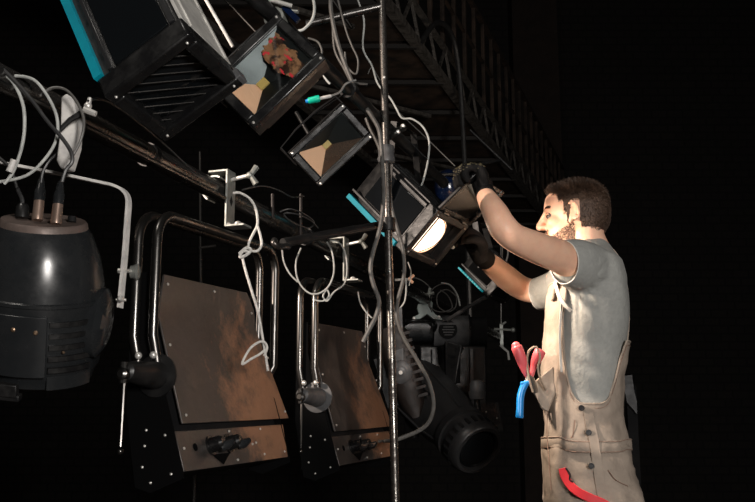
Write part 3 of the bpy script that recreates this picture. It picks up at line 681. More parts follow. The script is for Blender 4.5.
# top-left bright rod, dim rods
obj('white_rod', MB().tube([W(125, -141, 2.3), W(233, 47, 2.3)], .0042, 10), M['white'], label='bright white rod slanting behind the top left floodlights', cat='rod')
obj('dim_rod', MB().tube([W(123, -108, 2.6), W(256, 32, 2.6)], .003, 8), M['tube'], label='thin dim rod slanting behind the larger led floodlight', cat='rod')
# green tipped connector
t = thing('green_connector', W(318, 99, 2.3), 'green and white plug on a lead between the two led floodlights', 'plug')
a = W(308, 101, 2.3); b = W(331, 96, 2.3); d = (b - a).normalized()
obj('green_sleeve', MB().lathe(a, d, [(0, .006), (.003, .008), (.016, .0082), (.02, .009), (.028, .0085), (.030, .004)], 16), M['tealgreen'], t, part_label='green sleeve')
obj('blue_tip', MB().lathe(a - d * .006, d, [(0, .004), (.007, .006)], 12), M['blue'], t, part_label='blue tip')
obj('white_stem', MB().lathe(a + d * .028, d, [(0, .0042), (.028, .0042), (.03, .003)], 12), M['white'], t, part_label='white stem')
cable(wc([(331, 96), (340, 92), (346, 84), (356, 80)], 2.3), .003, 'greycable', 'grey lead behind the green plug', 'wire', 'wire')
# upper steel between top left floodlights and pole
for k, (a, b, r, Y, lab) in enumerate([
    ((306, 24), (382, 6), .012, 2.62, 'dark crossbar meeting the pole near the top of the frame'),
    ((262, -103), (352, 28), .006, 2.9, 'short slanting dark bar under the top crossbar'),
    ((296, 112), (330, 170), .007, 3.0, 'dark slanting bar behind the smaller led floodlight'),
    ((470, 130), (512, 170), .006, 3.9, 'dark bar behind the upper glove')]):
    obj('steel_bar', MB().tube([W(*a, Y), W(*b, Y)], r, 12), M['tube'] if k < 2 else M['black'], label=lab, cat='bar')
# fallen corner clamp at top
t = thing('scaffold_clamp', W(275, 8, 2.0), 'pale metal clamp with blue tape on top of the larger led floodlight', 'clamp')
obj('jaw', MB().box(W(266, 4, 1.94), (CR * .7 + CU * .3) * .014, CF * .01, (CU * .8 - CR * .3) * .008).tube([W(258, 12, 1.94), W(268, 0, 1.94)], .004, 8), M['plate'], t, bev=.001)
obj('blue_band', MB().box(W(291, 14, 1.97), (CR * .7 - CU * .7) * .022, CF * .008, (CR * .5 + CU * .5) * .009), M['bluegel'], t, part_label='blue band')
obj('bolt', MB().tube([W(258, -4, 1.94), W(292, 6, 1.95)], .0045, 10), M['chrome'], t)
# threaded rods by the pipe
for x0, y0, x1, y1, Y, lab in ((273, 218, 272.5, 194, 2.62, 'shorter upright threaded rod on the pipe'), (300.5, 236, 301, 194, 2.66, 'taller upright threaded rod on the pipe left of the boom')):
    obj('threaded_rod', MB().tube([W(x0, y0, Y), W(x1, y1, Y)], .0045, 10), M['rust'], label=lab, cat='rod', group='threaded rods on the pipe')
# dim upright behind first light, with crossbar
t = thing('rear_upright', W(201, 330, 3.3), 'thin dim upright rod standing behind the first brown-backed light', 'rod')
obj('rod', MB().tube([W(200, 152, 3.3), W(201, 300, 3.3), Vector((W(201, 300, 3.3).x, 3.3, 0))], .006, 10), M['tube'], t)
obj('cross_stub', MB().tube([W(199, 248, 3.3), W(216, 246, 3.3)], .006, 10), M['tube'], t)

# ------------------------------------------------------------------ right hand cluster under the worker's hands
t = thing('fixture_base', W(455, 352, 4.45), 'dark rounded fixture base with round vent, right of the pole', 'stage light')
def rbox(c, ax, ux, vx, L, hu, hv, p=5, seg=28, prof=((0, .9), (.02, 1), (.5, 1), (.98, 1), (1, .92))):
    rings = []
    for tt, s in prof:
        rings.append([c + ax * (L * (tt - .5)) + ux * (hu * s * math.copysign(abs(math.cos(a)) ** (2 / p), math.cos(a))) + vx * (hv * s * math.copysign(abs(math.sin(a)) ** (2 / p), math.sin(a))) for a in [2 * math.pi * j / seg for j in range(seg)]])
    return MB().loft(rings)
c = W(450, 334, 4.45)
obj('drum', rbox(c, CR, CU, Vector((0, 1, 0)), .16, .078, .11, 3.4), M['greyplastic'], t)
obj('end_band', rbox(c + CR * .12, CR, CU, Vector((0, 1, 0)), .075, .073, .105, 3.4), M['blackmatte'], t)
obj('end_ring', rbox(c + CR * .080, CR, CU, Vector((0, 1, 0)), .008, .080, .112, 3.4), M['plastic'], t)
vt = MB().lathe(c - Vector((.017, .110, -.006)), Vector((0, -1, 0)), [(0, .041), (.004, .041), (.004, .035), (.0045, .002)], 24)
obj('round_vent', vt, M['blackmatte'], t)
sl = MB()
for k in range(5): sl.box(c - Vector((.015, .116, -.006 - .0115 * (k - 2))), CR * (.027 - abs(k - 2) * .005), Vector((0, .002, 0)), CU * .0022)
obj('vent_slats', sl, M['greyplastic'], t)
obj('side_block', rbox(W(419, 332, 4.45), CR, CU, Vector((0, 1, 0)), .135, .052, .09, 5), M['plastic'], t)
obj('handle', MB().tube(spl([W(406, 324, 4.3), W(412, 321, 4.27), W(430, 320.5, 4.27), W(436, 325, 4.27), W(434, 331, 4.3)], 5)[0], .007, 10), M['blackgloss'], t)
t = thing('trapezoid_clamp', W(427, 312, 4.2), 'pale grey-green trapezoid clamp standing on the fixture base', 'clamp')
poly = [(413, 319), (416, 316), (420, 314), (418, 308), (419, 304), (426, 303), (431, 299), (434, 303), (433, 310), (436, 314), (443, 318), (443, 320), (434, 319), (428, 314), (421, 319)]
obj('plate', MB().prism([W(x - 1, y, 4.2) for x, y in poly], Vector((0, .03, 0))), mat('green_grey_casting', (.30, .35, .335), .5, .2), t, bev=.002)
bolts('plate_bolt', [W(414, 318, 4.19), W(439, 317, 4.19)], -CF, .007, .006, M['chrome'], t)
obj('wing_nut', MB().tube([W(422, 296, 4.18), W(434, 293, 4.18)], .008, 8).tube([W(428, 300, 4.18), W(430, 288, 4.18)], .007, 8), M['plate'], t)
for lab, pts in (('tangle of thin dark wire above the trapezoid clamp', [(432, 312), (428, 300), (434, 288), (446, 284), (455, 292), (456, 306), (448, 312), (438, 306), (438, 294), (448, 290), (460, 300)]),
                 ('second tangle of thin wire left of the arched wire', [(404, 288), (412, 278), (424, 282), (432, 292), (430, 306), (440, 312), (452, 308), (448, 296), (440, 290)])):
    cable(wc(pts, 4.2), .0028, 'greycable', lab, 'wire', 'wire')
t = thing('pipe_wing_bolt', W(404, 278, 3.3), 'bright wing bolt sticking out right of the pole', 'bolt')
obj('shank', MB().tube([W(395, 280, 3.3), W(410, 279, 3.3)], .004, 8), M['chrome'], t)
obj('wings', MB().tube([W(409, 279, 3.3), W(414, 275, 3.3)], .005, 8).tube([W(409, 279, 3.3), W(413, 283, 3.3)], .005, 8), M['peach'], t)
cable(wc([(448, 320, 3.7), (470, 306, 3.6), (486, 297, 3.55)], 0), .008, 'blackcable', 'thick dark arm rising right from the fixture base', 'bar', 'steel_bar')
cable(wc([(484, 300, 4.45), (496, 290, 4.45), (508, 284, 4.45), (520, 300, 4.45)], 0), .006, 'blackcable', 'bent dark arm under the lower forearm', 'bar', 'steel_bar')

# black moving head pointing down right
t = thing('moving_head_light', W(425, 440, 3.8), 'black moving head light pointing down right, bottom centre', 'stage light')
a = W(410, 380, 4.25); b = W(479, 451, 3.85); ax = (b - a).normalized(); L = (b - a).length
bd = obj('barrel', MB().lathe(a, ax, [(-.04, .03), (-.02, .075), (.03, .112), (.10, .128), (L * .55, .118), (L * .72, .100), (L * .76, .098)], 40), M['midplastic'], t)
rg = MB()
rg.lathe(a, ax, [(L * .74, .095), (L * .745, .112), (L * .80, .114), (L * .805, .106), (L * .86, .104), (L * .865, .113), (L * .95, .110), (L * .99, .104), (L, .098), (L, .086), (L * .97, .082)], 40)
cl_ = obj('lens_collar', rg, M['midplastic'], t)
kn = MB()
h = Vector((0, 0, 1)); N = (h - ax * h.dot(ax)).normalized(); Bv = ax.cross(N)
for k in range(24):
    an = 2 * math.pi * k / 24; v = N * math.cos(an) + Bv * math.sin(an); tg = -N * math.sin(an) + Bv * math.cos(an)
    kn.box(a + ax * (L * .905) + v * .112, ax * .016, tg * .006, v * .003)
obj('grip_ribs', kn, M['black'], cl_)
obj('lens', MB().ball(a + ax * (L * .965), (.083, .083, .022), (N, Bv, ax), 28, 12), M['darkglass'], t)
vs = MB()
vd = (-CF * .85 + CU * .2 - CR * .35); vd = (vd - ax * vd.dot(ax)).normalized(); tg = ax.cross(vd)
for k in range(5):
    vs.box(a + ax * (L * .42) + tg * (.0 + (k - 2) * .02) + vd * .119, ax * .045, tg * .0035, vd * .004)
obj('vent_slots', vs, M['blackmatte'], bd)
ridge = MB()
for sgn in (-1, 1):
    ridge.tube([a + ax * tt + (vd * math.cos(.9) + tg * sgn * math.sin(.9)) * r for tt, r in ((.02, .108), (.10, .13), (L * .55, .12), (L * .72, .102))], .005, 8)
obj('body_seam', ridge, M['midplastic'], bd)
for s in (-1, 1):
    arm = MB(); q = a + ax * (L * .35) + tg * s * .14
    arm.ribbon([q - CU * .03, q + CU * .12 - ax * .0, W(450 - 8 * s, 350, 4.4)], .07, .03, ax)
    obj('yoke_arm', arm, M['black'], t, bev=.008)
# dark cabinets / gear behind it
t = thing('dimmer_box', W(452, 440, 4.25), 'dark box-shaped equipment behind the moving head light', 'equipment box')
obj('case', MB().box(W(452, 385, 4.3), CR * .14, Vector((0, .08, 0)), E3 * .16), M['black'], t, bev=.008)
obj('front_rail', MB().box(W(434, 385, 4.2), CR * .006, Vector((0, .01, 0)), E3 * .15).box(W(472, 385, 4.2), CR * .006, Vector((0, .01, 0)), E3 * .15), M['greyplastic'], t)
t = thing('small_spotlight', W(478, 396, 4.0), 'tiny round-topped fitting beside the dark equipment box', 'stage light')
obj('cap', MB().lathe(W(477, 384, 4.0), E3, [(-.06, .03), (-.03, .036), (-.03, .030), (0, .030), (.012, .022), (.016, .006)], 20), M['greyplastic'], t)
obj('stem', MB().tube([W(477, 400, 4.0), W(478, 430, 4.0)], .012, 10), M['black'], t)
t = thing('bracket_plate', W(490, 435, 4.1), 'dark riveted plate to the right of the moving head lens', 'bracket')
obj('plate', MB().prism([W(x, y, 4.1) for x, y in ((470, 405), (498, 402), (503, 430), (492, 434), (478, 430))], Vector((0, .02, 0))), M['black'], t)
bolts('rivet', [W(x, y, 4.09) for x, y in ((486, 412), (487, 426), (497, 418))], -CF, .004, .004, M['chrome'], t)
# silver rods near the hands
t = thing('silver_drop_rod', W(501, 280, 3.9), 'silver upright rod behind the worker\'s lower arm', 'rod')
obj('rod', MB().tube([W(501, 206, 5.66), W(501, 333, 5.66)], .011, 12), M['tube'], t)
obj('sleeve', MB().lathe(W(501, 240, 5.66), E3, [(0, .017), (.10, .017)], 14), M['plate'], t)
t = thing('bright_bracket', W(502, 345, 5.6), 'bright little upright bracket left of the pliers', 'bracket')
obj('bar', MB().box(W(501.5, 335, 5.6), CR * .009, Vector((0, .004, 0)), E3 * .062), M['plate'], t)
obj('arm', MB().tube([W(494, 329, 5.6), W(512, 330, 5.6)], .007, 8).tube([W(501, 325, 5.6), W(506, 322, 5.6)], .006, 8), M['plate'], t)
obj('screw', MB().ball(W(513, 330, 5.6), .014), M['plate'], t)
obj('lower_bit', MB().tube([W(500, 345, 5.6), W(508, 352, 5.6), W(509, 360, 5.6)], .007, 8), M['chrome'], t)
# dim lamp body with blue gel behind the open cover
t = thing('blue_gel_lamp', W(450, 200, 3.5), 'small lamp with blue glass behind the open cover', 'stage light')
obj('blue_glass', MB().ball(W(448, 187, 3.5), (.05, .03, .065), (CR, CF, CU)), M['bluegel'], t, part_label='blue glass front')
obj('top_bar', MB().tube([W(440, 175, 3.45), W(461, 174, 3.45)], .006, 10), M['tube'], t)
obj('rear_bar', MB().tube([W(427, 175, 3.7), W(500, 160, 3.9)], .007, 10), M['black'], t)
# far pale wires behind hands
for lab, pts in (('pale wire just right of the lower glove', [(479, 232), (486, 244), (494, 252), (500, 262)]), ('pale wire hanging beside the silver rod', [(504, 240), (508, 252), (506, 262)]),
                 ('thin pale wire crossing above the lower arm', [(480, 240), (488, 250), (496, 252)])):
    cable(wc(pts, 3.85), .0035, 'lightcable', lab, 'wire', 'wire')

# ------------------------------------------------------------------ gallery at the top
GZ = 3.8; GO = -1.93
t = thing('gallery', RG(GO, 8, GZ), 'iron catwalk with lattice girder and railing receding at the top', 'catwalk')
ya, yb = 4.5, 13.6
def bar(a, b, r, nm, m='iron'):
    return obj(nm, MB().box((a + b) / 2, (b - a) / 2, *(lambda d: (d.cross(E3 if abs(d.z) < .9 else E1).normalized() * r, d.cross(d.cross(E3 if abs(d.z) < .9 else E1)).normalized() * r))((b - a).normalized())), M[m], t)
bar(RG(GO, ya, GZ), RG(GO, yb, GZ), .03, 'bottom_chord'); bar(RG(GO, ya, GZ + .28), RG(GO, yb, GZ + .28), .018, 'top_chord')
k = 0; y = ya
while y < yb - .3:
    bar(RG(GO, y, GZ), RG(GO, y + .22, GZ + .28), .010, 'lacing_bar'); bar(RG(GO, y + .22, GZ + .28), RG(GO, y + .44, GZ), .010, 'lacing_bar'); y += .44
bar(RG(GO, ya, GZ + 1.1), RG(GO, yb, GZ + 1.1), .02, 'hand_rail', 'wood'); bar(RG(GO, ya, GZ + .7), RG(GO, yb, GZ + .7), .012, 'middle_rail', 'wood')
y = ya
while y < yb:
    bar(RG(GO, y, GZ + .28), RG(GO, y, GZ + 1.1), .016, 'baluster', 'wood'); y += .35
bar(RG(GO - 1.3, ya, GZ), RG(GO - 1.3, yb, GZ), .03, 'bottom_chord')
y = ya
while y < yb:
    bar(RG(GO - 1.3, y, GZ - .02), RG(GO, y, GZ - .02), .016, 'joist', 'joist'); y += .7
_db = MB(); _db.hexa(lambda i, j, k: RG((GO - 1.3, GO)[i], (ya, yb)[j], GZ + (.02, .05)[k])); obj('deck_boards', _db, M['wood'], t)
for y in (5.4, 7.2, 9.0): bar(RG(GO - 1.1, y, GZ - .05), RG(GO - .3, y + .8, GZ - .05), .015, 'wind_brace')
cable([RG(GO + .02, 6.6, GZ - .0), RG(GO + .08, 6.9, GZ + .3), RG(GO + .1, 7.3, GZ + .25), RG(GO + .1, 7.5, GZ - .5), RG(GO + .1, 7.6, GZ - 2.0)], .02, 'blackcable', 'black cable hanging off the catwalk girder')

exec_person = True
# ================================================================== the worker
YP = 3.0
RT = thing('person', Vector((.66, 3.0, 0)), 'bearded worker in grey t-shirt and khaki overalls reaching up to the lit floodlight', 'person')
# ---- head frame
yaw = math.radians(14)
HF = (Vector((-math.cos(yaw), math.sin(yaw), 0)) - E3 * .02).normalized()
HS = Vector((-math.sin(yaw), -math.cos(yaw), 0))              # towards the camera
HU = HF.cross(HS); HU = HU if HU.z > 0 else -HU
HC = W(574.5, 216.5, YP); HK = .985
def H(f, s, u): return HC + (HF * f + HS * s + HU * u) * HK
HA = (HF, HS, HU)
def hb(mb, c, r, nu=24, nv=16): mb.ball(H(*c), [x * HK for x in r], HA, nu, nv)
bm_ = MB()
hb(bm_, (-.012, 0, .022), (.098, .075, .085)); hb(bm_, (-.02, 0, .0), (.088, .072, .08)); hb(bm_, (.030, 0, -.035), (.060, .056, .078)); hb(bm_, (.02, 0, .03), (.074, .066, .07))
hb(bm_, (.030, 0, -.078), (.050, .048, .034)); hb(bm_, (.070, 0, -.100), (.020, .023, .017))
hb(bm_, (.076, .018, .021), (.014, .024, .009)); hb(bm_, (.076, -.018, .021), (.014, .024, .009)); hb(bm_, (.072, 0, .045), (.018, .04, .03))
for s in (-1, 1):
    hb(bm_, (.058, s * .034, -.022), (.027, .022, .022)); hb(bm_, (.100, s * .011, -.030), (.010, .007, .007))
    # ear
    e0 = Vector((-.010, s * .076, -.004))
    hb(bm_, (.002, s * .0735, -.004), (.013, .007, .022))
    pts = []
    for k in range(15):
        a = math.radians(-150 + k * 20) ; pts.append(H(-.001 - .017 * math.cos(a) * 1.0 + .004 * math.sin(a), s * (.080 + .006 * (math.cos(a) > -.3)), -.001 + .030 * math.sin(a) * (1 if math.sin(a) > 0 else .85)))
    bm_.tube(spl(pts, 3)[0], .0042, 8)
    bm_.tube(spl([H(-.008, s * .082, .016), H(-.010, s * .083, -.002), H(-.002, s * .082, -.016)], 4)[0], .0035, 8)
    hb(bm_, (.010, s * .078, -.028), (.007, .006, .009))
bm_.tube([H(.086, 0, .022), H(.094, 0, .006), H(.106, 0, -.015), H(.114, 0, -.026)], [.008, .0085, .0095, .0105], 12); hb(bm_, (.110, 0, -.029), (.011, .011, .009))
hb(bm_, (.086, 0, -.055), (.013, .022, .007)); hb(bm_, (.083, 0, -.067), (.013, .02, .008)); hb(bm_, (.078, 0, -.06), (.012, .026, .02))
# neck
bm_.tube([H(-.035, 0, -.02), H(-.030, 0, -.06), W(588, 244, 3.0), W(592, 258, 3.0), W(594, 275, 3.0)], [.058, .056, .058, .068, .08], 24)
# torso under the shirt
RIN = [(560, 546, 639, .175), (500, 548, 636, .172), (470, 548, 630, .168), (440, 550, 620, .158), (420, 549, 618, .150), (400, 547, 617, .146), (375, 545, 619, .148), (350, 546, 622, .155), (325, 549, 625, .162), (300, 552, 626, .170), (280, 556, 624, .175), (264, 562, 619, .165), (253, 571, 608, .115), (246, 580, 601, .07)]
def ring(py, xl, xr, ry, grow=0., n=40, e=2.3, y0=YP):
    a = W(xl, py, YP); b = W(xr, py, YP); c = (a + b) / 2; rx = (b.x - a.x) / 2 + grow; ry = ry + grow
    out = []
    for j in range(n):
        t = 2 * math.pi * j / n; cx, sx = math.cos(t), math.sin(t)
        out.append(Vector((c.x + rx * math.copysign(abs(cx) ** (2 / e), cx), y0 + ry * math.copysign(abs(sx) ** (2 / e), sx), c.z)))
    return out
bm_.loft([ring(*r, grow=-.014) for r in RIN])
# arms
sh1 = W(585, 270, 2.86); wr1 = W(484, 193, 2.76)
bm_.limb([W(598, 280, 2.93), sh1, W(563, 258, 2.78), W(538, 248, 2.70), W(515, 238, 2.64), W(503, 227, 2.625), W(496, 214, 2.65), W(489, 202, 2.70), wr1, W(482, 188, 2.765)], [.06, .060, .048, .044, .0385, .039, .036, .030, .0238, .018], 28)
wr2 = W(481, 256, 3.10)
bm_.limb([W(590, 283, 3.10), W(572, 278, 3.16), W(550, 289, 3.26), W(533, 291, 3.33), W(520, 287, 3.33), W(506, 277, 3.27), W(492, 265, 3.18), W(482, 257, 3.11), W(480, 254.5, 3.095)], [.06, .058, .047, .041, .0405, .041, .034, .026, .018], 28)
# hands
def hand(mb, wrist, p, n, gro=0., L=.085, curl=(35, 55, 40), spread=.021, side=1, thumb=True):
    p = p.normalized(); n = (n - p * n.dot(p)).normalized(); r = p.cross(n) * side
    tips = []
    for i in range(4):
        q = (i - 1.5)
        base = wrist + p * (L - .004 * abs(q - .3)) + r * (q * spread)
        mb.limb([wrist + r * q * spread * .6 + p * .01, wrist + p * (L * .55) + r * q * spread * .9 - n * .002, base], [.016 + gro, .0155 + gro, .0115 + gro], 12)
        ln = (.040, .045, .042, .033)[i]; pts = [base]; ang = 0; d = p; cur = base
        for k in range(3):
            ang += math.radians(curl[k] + 4 * i); d = p * math.cos(ang) + n * math.sin(ang)
            cur = cur + d * ln * (1, .68, .55)[k] + r * (q * .0012); pts.append(cur)
        mb.limb(pts, [.0102 + gro, .0095 + gro, .0086 + gro, .0075 + gro], 12); tips.append(cur)
    if thumb:
        b0 = wrist + p * .02 - r * spread * 1.4; b1 = wrist + p * .05 - r * (spread * 2.0 + .008) + n * .012
        b2 = b1 + p * .025 + n * .022 - r * .002; b3 = b2 + p * .008 + n * .022 + r * .008
        mb.limb([b0, b1, b2, b3], [.015 + gro, .0125 + gro, .0105 + gro, .0088 + gro], 12)
    return tips
h1 = dict(wrist=W(484, 189, 2.765), p=(-CR * .22 + CU * .85 + CF * .20), n=(-CR * .80 - CU * .42 - CF * .05), curl=(62, 60, 30), L=.060, side=1)
h2 = dict(wrist=W(479, 253, 3.09), p=(-CR * .42 + CU * .86 - CF * .35), n=(-CR * .85 - CU * .1 - CF * .6), curl=(35, 50, 35), L=.070, side=-1)
hand(bm_, gro=-.003, **h1); hand(bm_, gro=-.003, **h2)
# legs and feet
for s in (-1, 1):
    bm_.limb([Vector((.645, YP + s * .085, .84)), Vector((.65, YP + s * .10, .70)), Vector((.665, YP + s * .11, .48)), Vector((.70, YP + s * .115, .30)), Vector((.715, YP + s * .12, .11))], [.088, .080, .055, .052, .036], 24)
    bm_.limb([Vector((.725, YP + s * .12, .05)), Vector((.64, YP + s * .125, .04)), Vector((.55, YP + s * .13, .032))], [.036, .036, .028], 16)
body = obj('body', bm_, M['skin'], RT)
bake(body, .0045, 3, fac=.45)

# ---- hair, beard
def head_local(v):
    d = (v + WL['person'] if False else v + WL[body.name]) - HC
    return d.dot(HF) / HK, d.dot(HS) / HK, d.dot(HU) / HK
def hairline(f):
    if f > .045: return .055 + (f - .045) * .9 + (0 if f < .075 else (f - .075) * 3)
    if f > .030: return .040 - (.045 - f) * .2
    if f > .020: return .0
    if f > .006: return -.030
    if f > -.020: return .036
    return -.048 - (-.03 - f) * .10
faces = []
me = body.data
me.calc_loop_triangles() if False else None
for pgn in me.polygons:
    c = pgn.center; f, s, u = head_local(c)
    if abs(f) < .13 and abs(s) < .095 and -.14 < u < .13: faces.append((c + WL[body.name], pgn.normal.copy(), f, s, u, pgn.area))
def is_hair(f, s, u): 
    if abs(s) > .0775 and u < .03: return False
    return u > hairline(f) + .006 * noise.noise(Vector((f * 60, s * 60, 3)))
def is_beard(f, s, u):
    if f < -.002 or f > .105 or abs(s) > .072: return False
    edge = -.030 - max(0, f - .01) * .55
    if u < edge and u > -.118:
        if f > .082 and -.074 < u < -.052: return False
        return True
    return f > .078 and -.052 < u < -.040 and abs(s) < .03
def strands(name, test, per_m2, ln, wid, mat_, dirf, seed):
    rnd = random.Random(seed); mb = MB()
    for c, n, f, s, u, ar in faces:
        if not test(f, s, u): continue
        k = ar * per_m2; k = int(k) + (rnd.random() < k - int(k))
        for _ in range(k):
            L = ln(f, s, u) * rnd.uniform(.7, 1.25)
            if L <= 0: continue
            d = dirf(f, s, u, n) + Vector((rnd.uniform(-1, 1), rnd.uniform(-1, 1), rnd.uniform(-1, 1))) * .28; d.normalize()
            o = c + Vector((rnd.uniform(-1, 1), rnd.uniform(-1, 1), rnd.uniform(-1, 1))) * .0025 - n * .001
            sd = d.cross(Vector((rnd.uniform(-1, 1), rnd.uniform(-1, 1), rnd.uniform(-1, 1)))).normalized() * wid
            mid = o + d * L * .55 + n * L * .10; tip = o + d * L
            mb.add([o - sd, o + sd, mid + sd * .8, mid - sd * .8, tip], [(0, 1, 2, 3), (3, 2, 4)])
    return obj(name, mb, mat_, RT)
def hlen(f, s, u):
    top = max(0, min(1, (u - .035) / .05)); return .0055 + .014 * top + (.004 if f > .05 else 0)
def hdir(f, s, u, n):
    top = max(0, min(1, (u - .04) / .05))
    down = (-HU * .9 - HF * .5 + n * .55)
    up = (n * .8 + HU * .25 + HF * .45)
    return down * (1 - top) + up * top
strands('hair', is_hair, 480000, hlen, .00055, M['hair'], hdir, 3)
# scalp of close hair: thin cap over the crown and back
cap = MB(); vid = {}
for pgn in me.polygons:
    f, s, u = head_local(pgn.center)
    if abs(f) < .13 and abs(s) < .1 and -.14 < u < .14 and is_hair(f, s, u) and u > hairline(f) + .003:
        crown = u > .048 - .25 * f + .022 * noise.noise(Vector((f * 70, s * 70, u * 70)))
        idx = []
        for vi in pgn.vertices:
            if vi not in vid:
                v = me.vertices[vi]; vid[vi] = len(cap.v); cap.v.append(v.co + WL[body.name] + v.normal * (.0004 + .005 * max(0, min(1, (u - .055) / .05))))
            idx.append(vid[vi])
        cap.f.append(idx); cap.m.append(0 if crown else 1)
obj('hair_cap', cap, [M['hair'], mat('fade_stubble', (.17, .11, .08), .6, 0, (.085, .053, .038), 120)], RT, ang=180)
strands('beard', is_beard, 420000, lambda f, s, u: .0060, .0005, M['hairside'], lambda f, s, u, n: (n * .6 - HU * .8 + HF * .1), 5)
for s in (-1, 1):
    ey = obj('eye', MB().ball(H(.0725, s * .031, -.001), .0118 * HK, HA, 16, 12), M['eyew'], RT)
    obj('iris', MB().ball(H(.0815, s * .0330, -.002), (.0040, .0062, .0060), HA, 12, 8), M['iris'], ey)
    obj('eyelid', MB().tube(spl([H(.079, s * .018, .004), H(.087, s * .030, .009), H(.077, s * .046, .003)], 5)[0], .0025, 8), M['skin'], RT)
    mbk = MB(); rnd = random.Random(9 + s)
    for k in range(260):
        q = rnd.random(); b = H(.0905 - .020 * q ** 2.0 + rnd.uniform(-.001, .001), s * (.010 + .040 * q), .019 + .006 * math.sin(q * 2.6) + rnd.uniform(-.003, .003))
        d = (HS * s * .8 + HU * .3 - HF * .2).normalized(); sd = HU.cross(d).normalized() * .0005
        mbk.add([b - sd, b + sd, b + d * .009], [(0, 1, 2)])
    obj('eyebrow', mbk, M['hair'], RT)

# ---- gloves
gl = MB(); hand(gl, gro=.0035, **h1)
p1 = h1['p'].normalized(); gl.tube([W(487, 197, 2.735), W(484, 191, 2.762), h1['wrist'] + p1 * .02], [.0295, .0285, .031], 20)
g1 = bake(obj('glove', gl, M['glove'], RT), .003, 2); g1['label'] = 'black work glove with olive print, upper hand'
gl = MB(); hand(gl, gro=.0035, **h2)
p2 = h2['p'].normalized(); gl.tube([W(486, 260, 3.14), W(481, 256, 3.10), h2['wrist'] + p2 * .025], [.033, .031, .032], 20)
g2 = bake(obj('glove', gl, M['glove'], RT), .003, 2); g2['label'] = 'black work glove on the lower hand'
# print on the upper glove: small raised strokes on the back of the fingers, taken from the glove surface
pr = MB(); rnd = random.Random(4); cnt = 0
for pg in g1.data.polygons:
    c = pg.center + WL[g1.name]; n = pg.normal
    if n.dot(-CF) > .25 and n.dot(CU - CR * .4) > .2:
        q = c - h1['wrist']; lv = q.dot(p1)
        if lv > .05 and noise.noise(c * 190) > .12 and rnd.random() < .55:
            tx = n.cross(CU).normalized() * .0022; ty = n.cross(tx).normalized() * .0009
            pr.box(c + n * .0006, tx, ty, n * .0005)
if pr.v: obj('glove_print', pr, M['gloveprint'], g1)

# ---- shirt
def fold(v, n):
    a = noise.noise(Vector((v.x * 9, v.y * 6, v.z * 5))) * .007 + noise.noise(Vector((v.x * 22 + v.z * 9, v.y * 16, v.z * 11))) * .0032
    # creases fanning out from the armpit
    d = Vector((v.x - .585, 0, v.z - 1.475)); r = d.length; an = math.atan2(d.z, d.x)
    if n.y < -.2 and r < .20 and d.x > -.01: a += -.0065 * (1 - r / .20) * max(0, math.sin(an * 11 + 1.4)) ** 2 * min(1, r / .02)
    return a
sm = MB()
RSH = [r for r in RIN if r[0] < 445]
sm.loft([ring(*r, grow=0.) for r in RSH])
sm.limb([W(592, 275, 2.96), W(584, 268, 2.87), W(574, 265, 2.835)], [.075, .078, .074], 28)
sm.limb([W(598, 275, 3.04), W(576, 278, 3.13), W(566, 282, 3.17)], [.075, .074, .066], 28)
sm.limb([W(590, 262, 2.94), W(593, 258, 3.0), W(592, 262, 3.06)], [.066, .068, .066], 24)
shirt = bake(obj('t_shirt', sm, M['shirt'], RT), .007, 7, fold)
def sleeve(ctrs, rads, squash, name_l):
    """hollow sleeve: outside rings out to the hem and inside rings back"""
    mb = MB(); P, R = spl(ctrs, 6, rads); n = 32; rings = []
    for i, (p, r) in enumerate(zip(P, R)):
        a = P[max(i - 1, 0)]; b = P[min(i + 1, len(P) - 1)]; tdir = (b - a).normalized()
        up = (E3 - tdir * E3.dot(tdir)).normalized(); sd = tdir.cross(up)
        rings.append([p + up * (r * 1.0 * math.cos(2 * math.pi * j / n)) * (1 + .03 * noise.noise(Vector((i * .5, j * .6, 1)))) + sd * (r * squash * math.sin(2 * math.pi * j / n)) for j in range(n)])
    inner = []
    for i in range(len(P) - 1, -1, -1):
        inner.append([P[i] + (q - P[i]) * .965 for q in rings[i]])
    mb.loft(rings + inner, cap=False)
    o = obj('sleeve', mb, M['shirt'], shirt, ang=60)
    hm = MB().tube([P[-1] + (q - P[-1]) * .985 for q in rings[-1]], .0017, 8, close=True)
    obj('sleeve_hem', hm, M['hem'], o, part_label='paler hem')
sleeve([W(590, 268, 2.87), W(577, 264, 2.82), W(564, 262.5, 2.78)], [.074, .073, .062], .84, '')
sleeve([W(574, 280, 3.15), W(556, 289, 3.23), W(538, 294, 3.29)], [.068, .062, .054], .85, '')
obj('collar', MB().tube([W(588 + 13 * math.cos(a) + 2, 246 - 3.5 * math.cos(a), 3.0 + .072 * math.sin(a)) for a in [2 * math.pi * k / 32 for k in range(32)]], .005, 8, close=True), M['shirt'], shirt)

# ---- overalls
ov = MB()
ROV = [(440, 545.5, 622, .166), (455, 543, 628, .177), (470, 543, 632, .184), (490, 544, 635, .188), (510, 545, 638, .19), (535, 548, 638, .19)]
ov.loft([ring(*r, grow=0.) for r in ROV])
for s in (-1, 1):
    ov.limb([Vector((.645, YP + s * .088, .84)), Vector((.650, YP + s * .10, .70)), Vector((.66, YP + s * .115, .48)), Vector((.685, YP + s * .12, .30)), Vector((.715, YP + s * .122, .10))], [.112, .106, .085, .080, .072], 28)
def ofold(v, n):
    a = noise.noise(Vector((v.x * 7, v.y * 7, v.z * 4))) * .010 + noise.noise(Vector((v.x * 20, v.y * 14, v.z * 14 + v.x * 8))) * .006 + .0045 * (1 - abs(noise.noise(Vector((v.x * 13 + 4, v.y * 9, v.z * 26)))) * 3.2) * max(0, noise.noise(Vector((v.x * 6, v.y * 5, v.z * 7 + 9))) + .35)
    return a
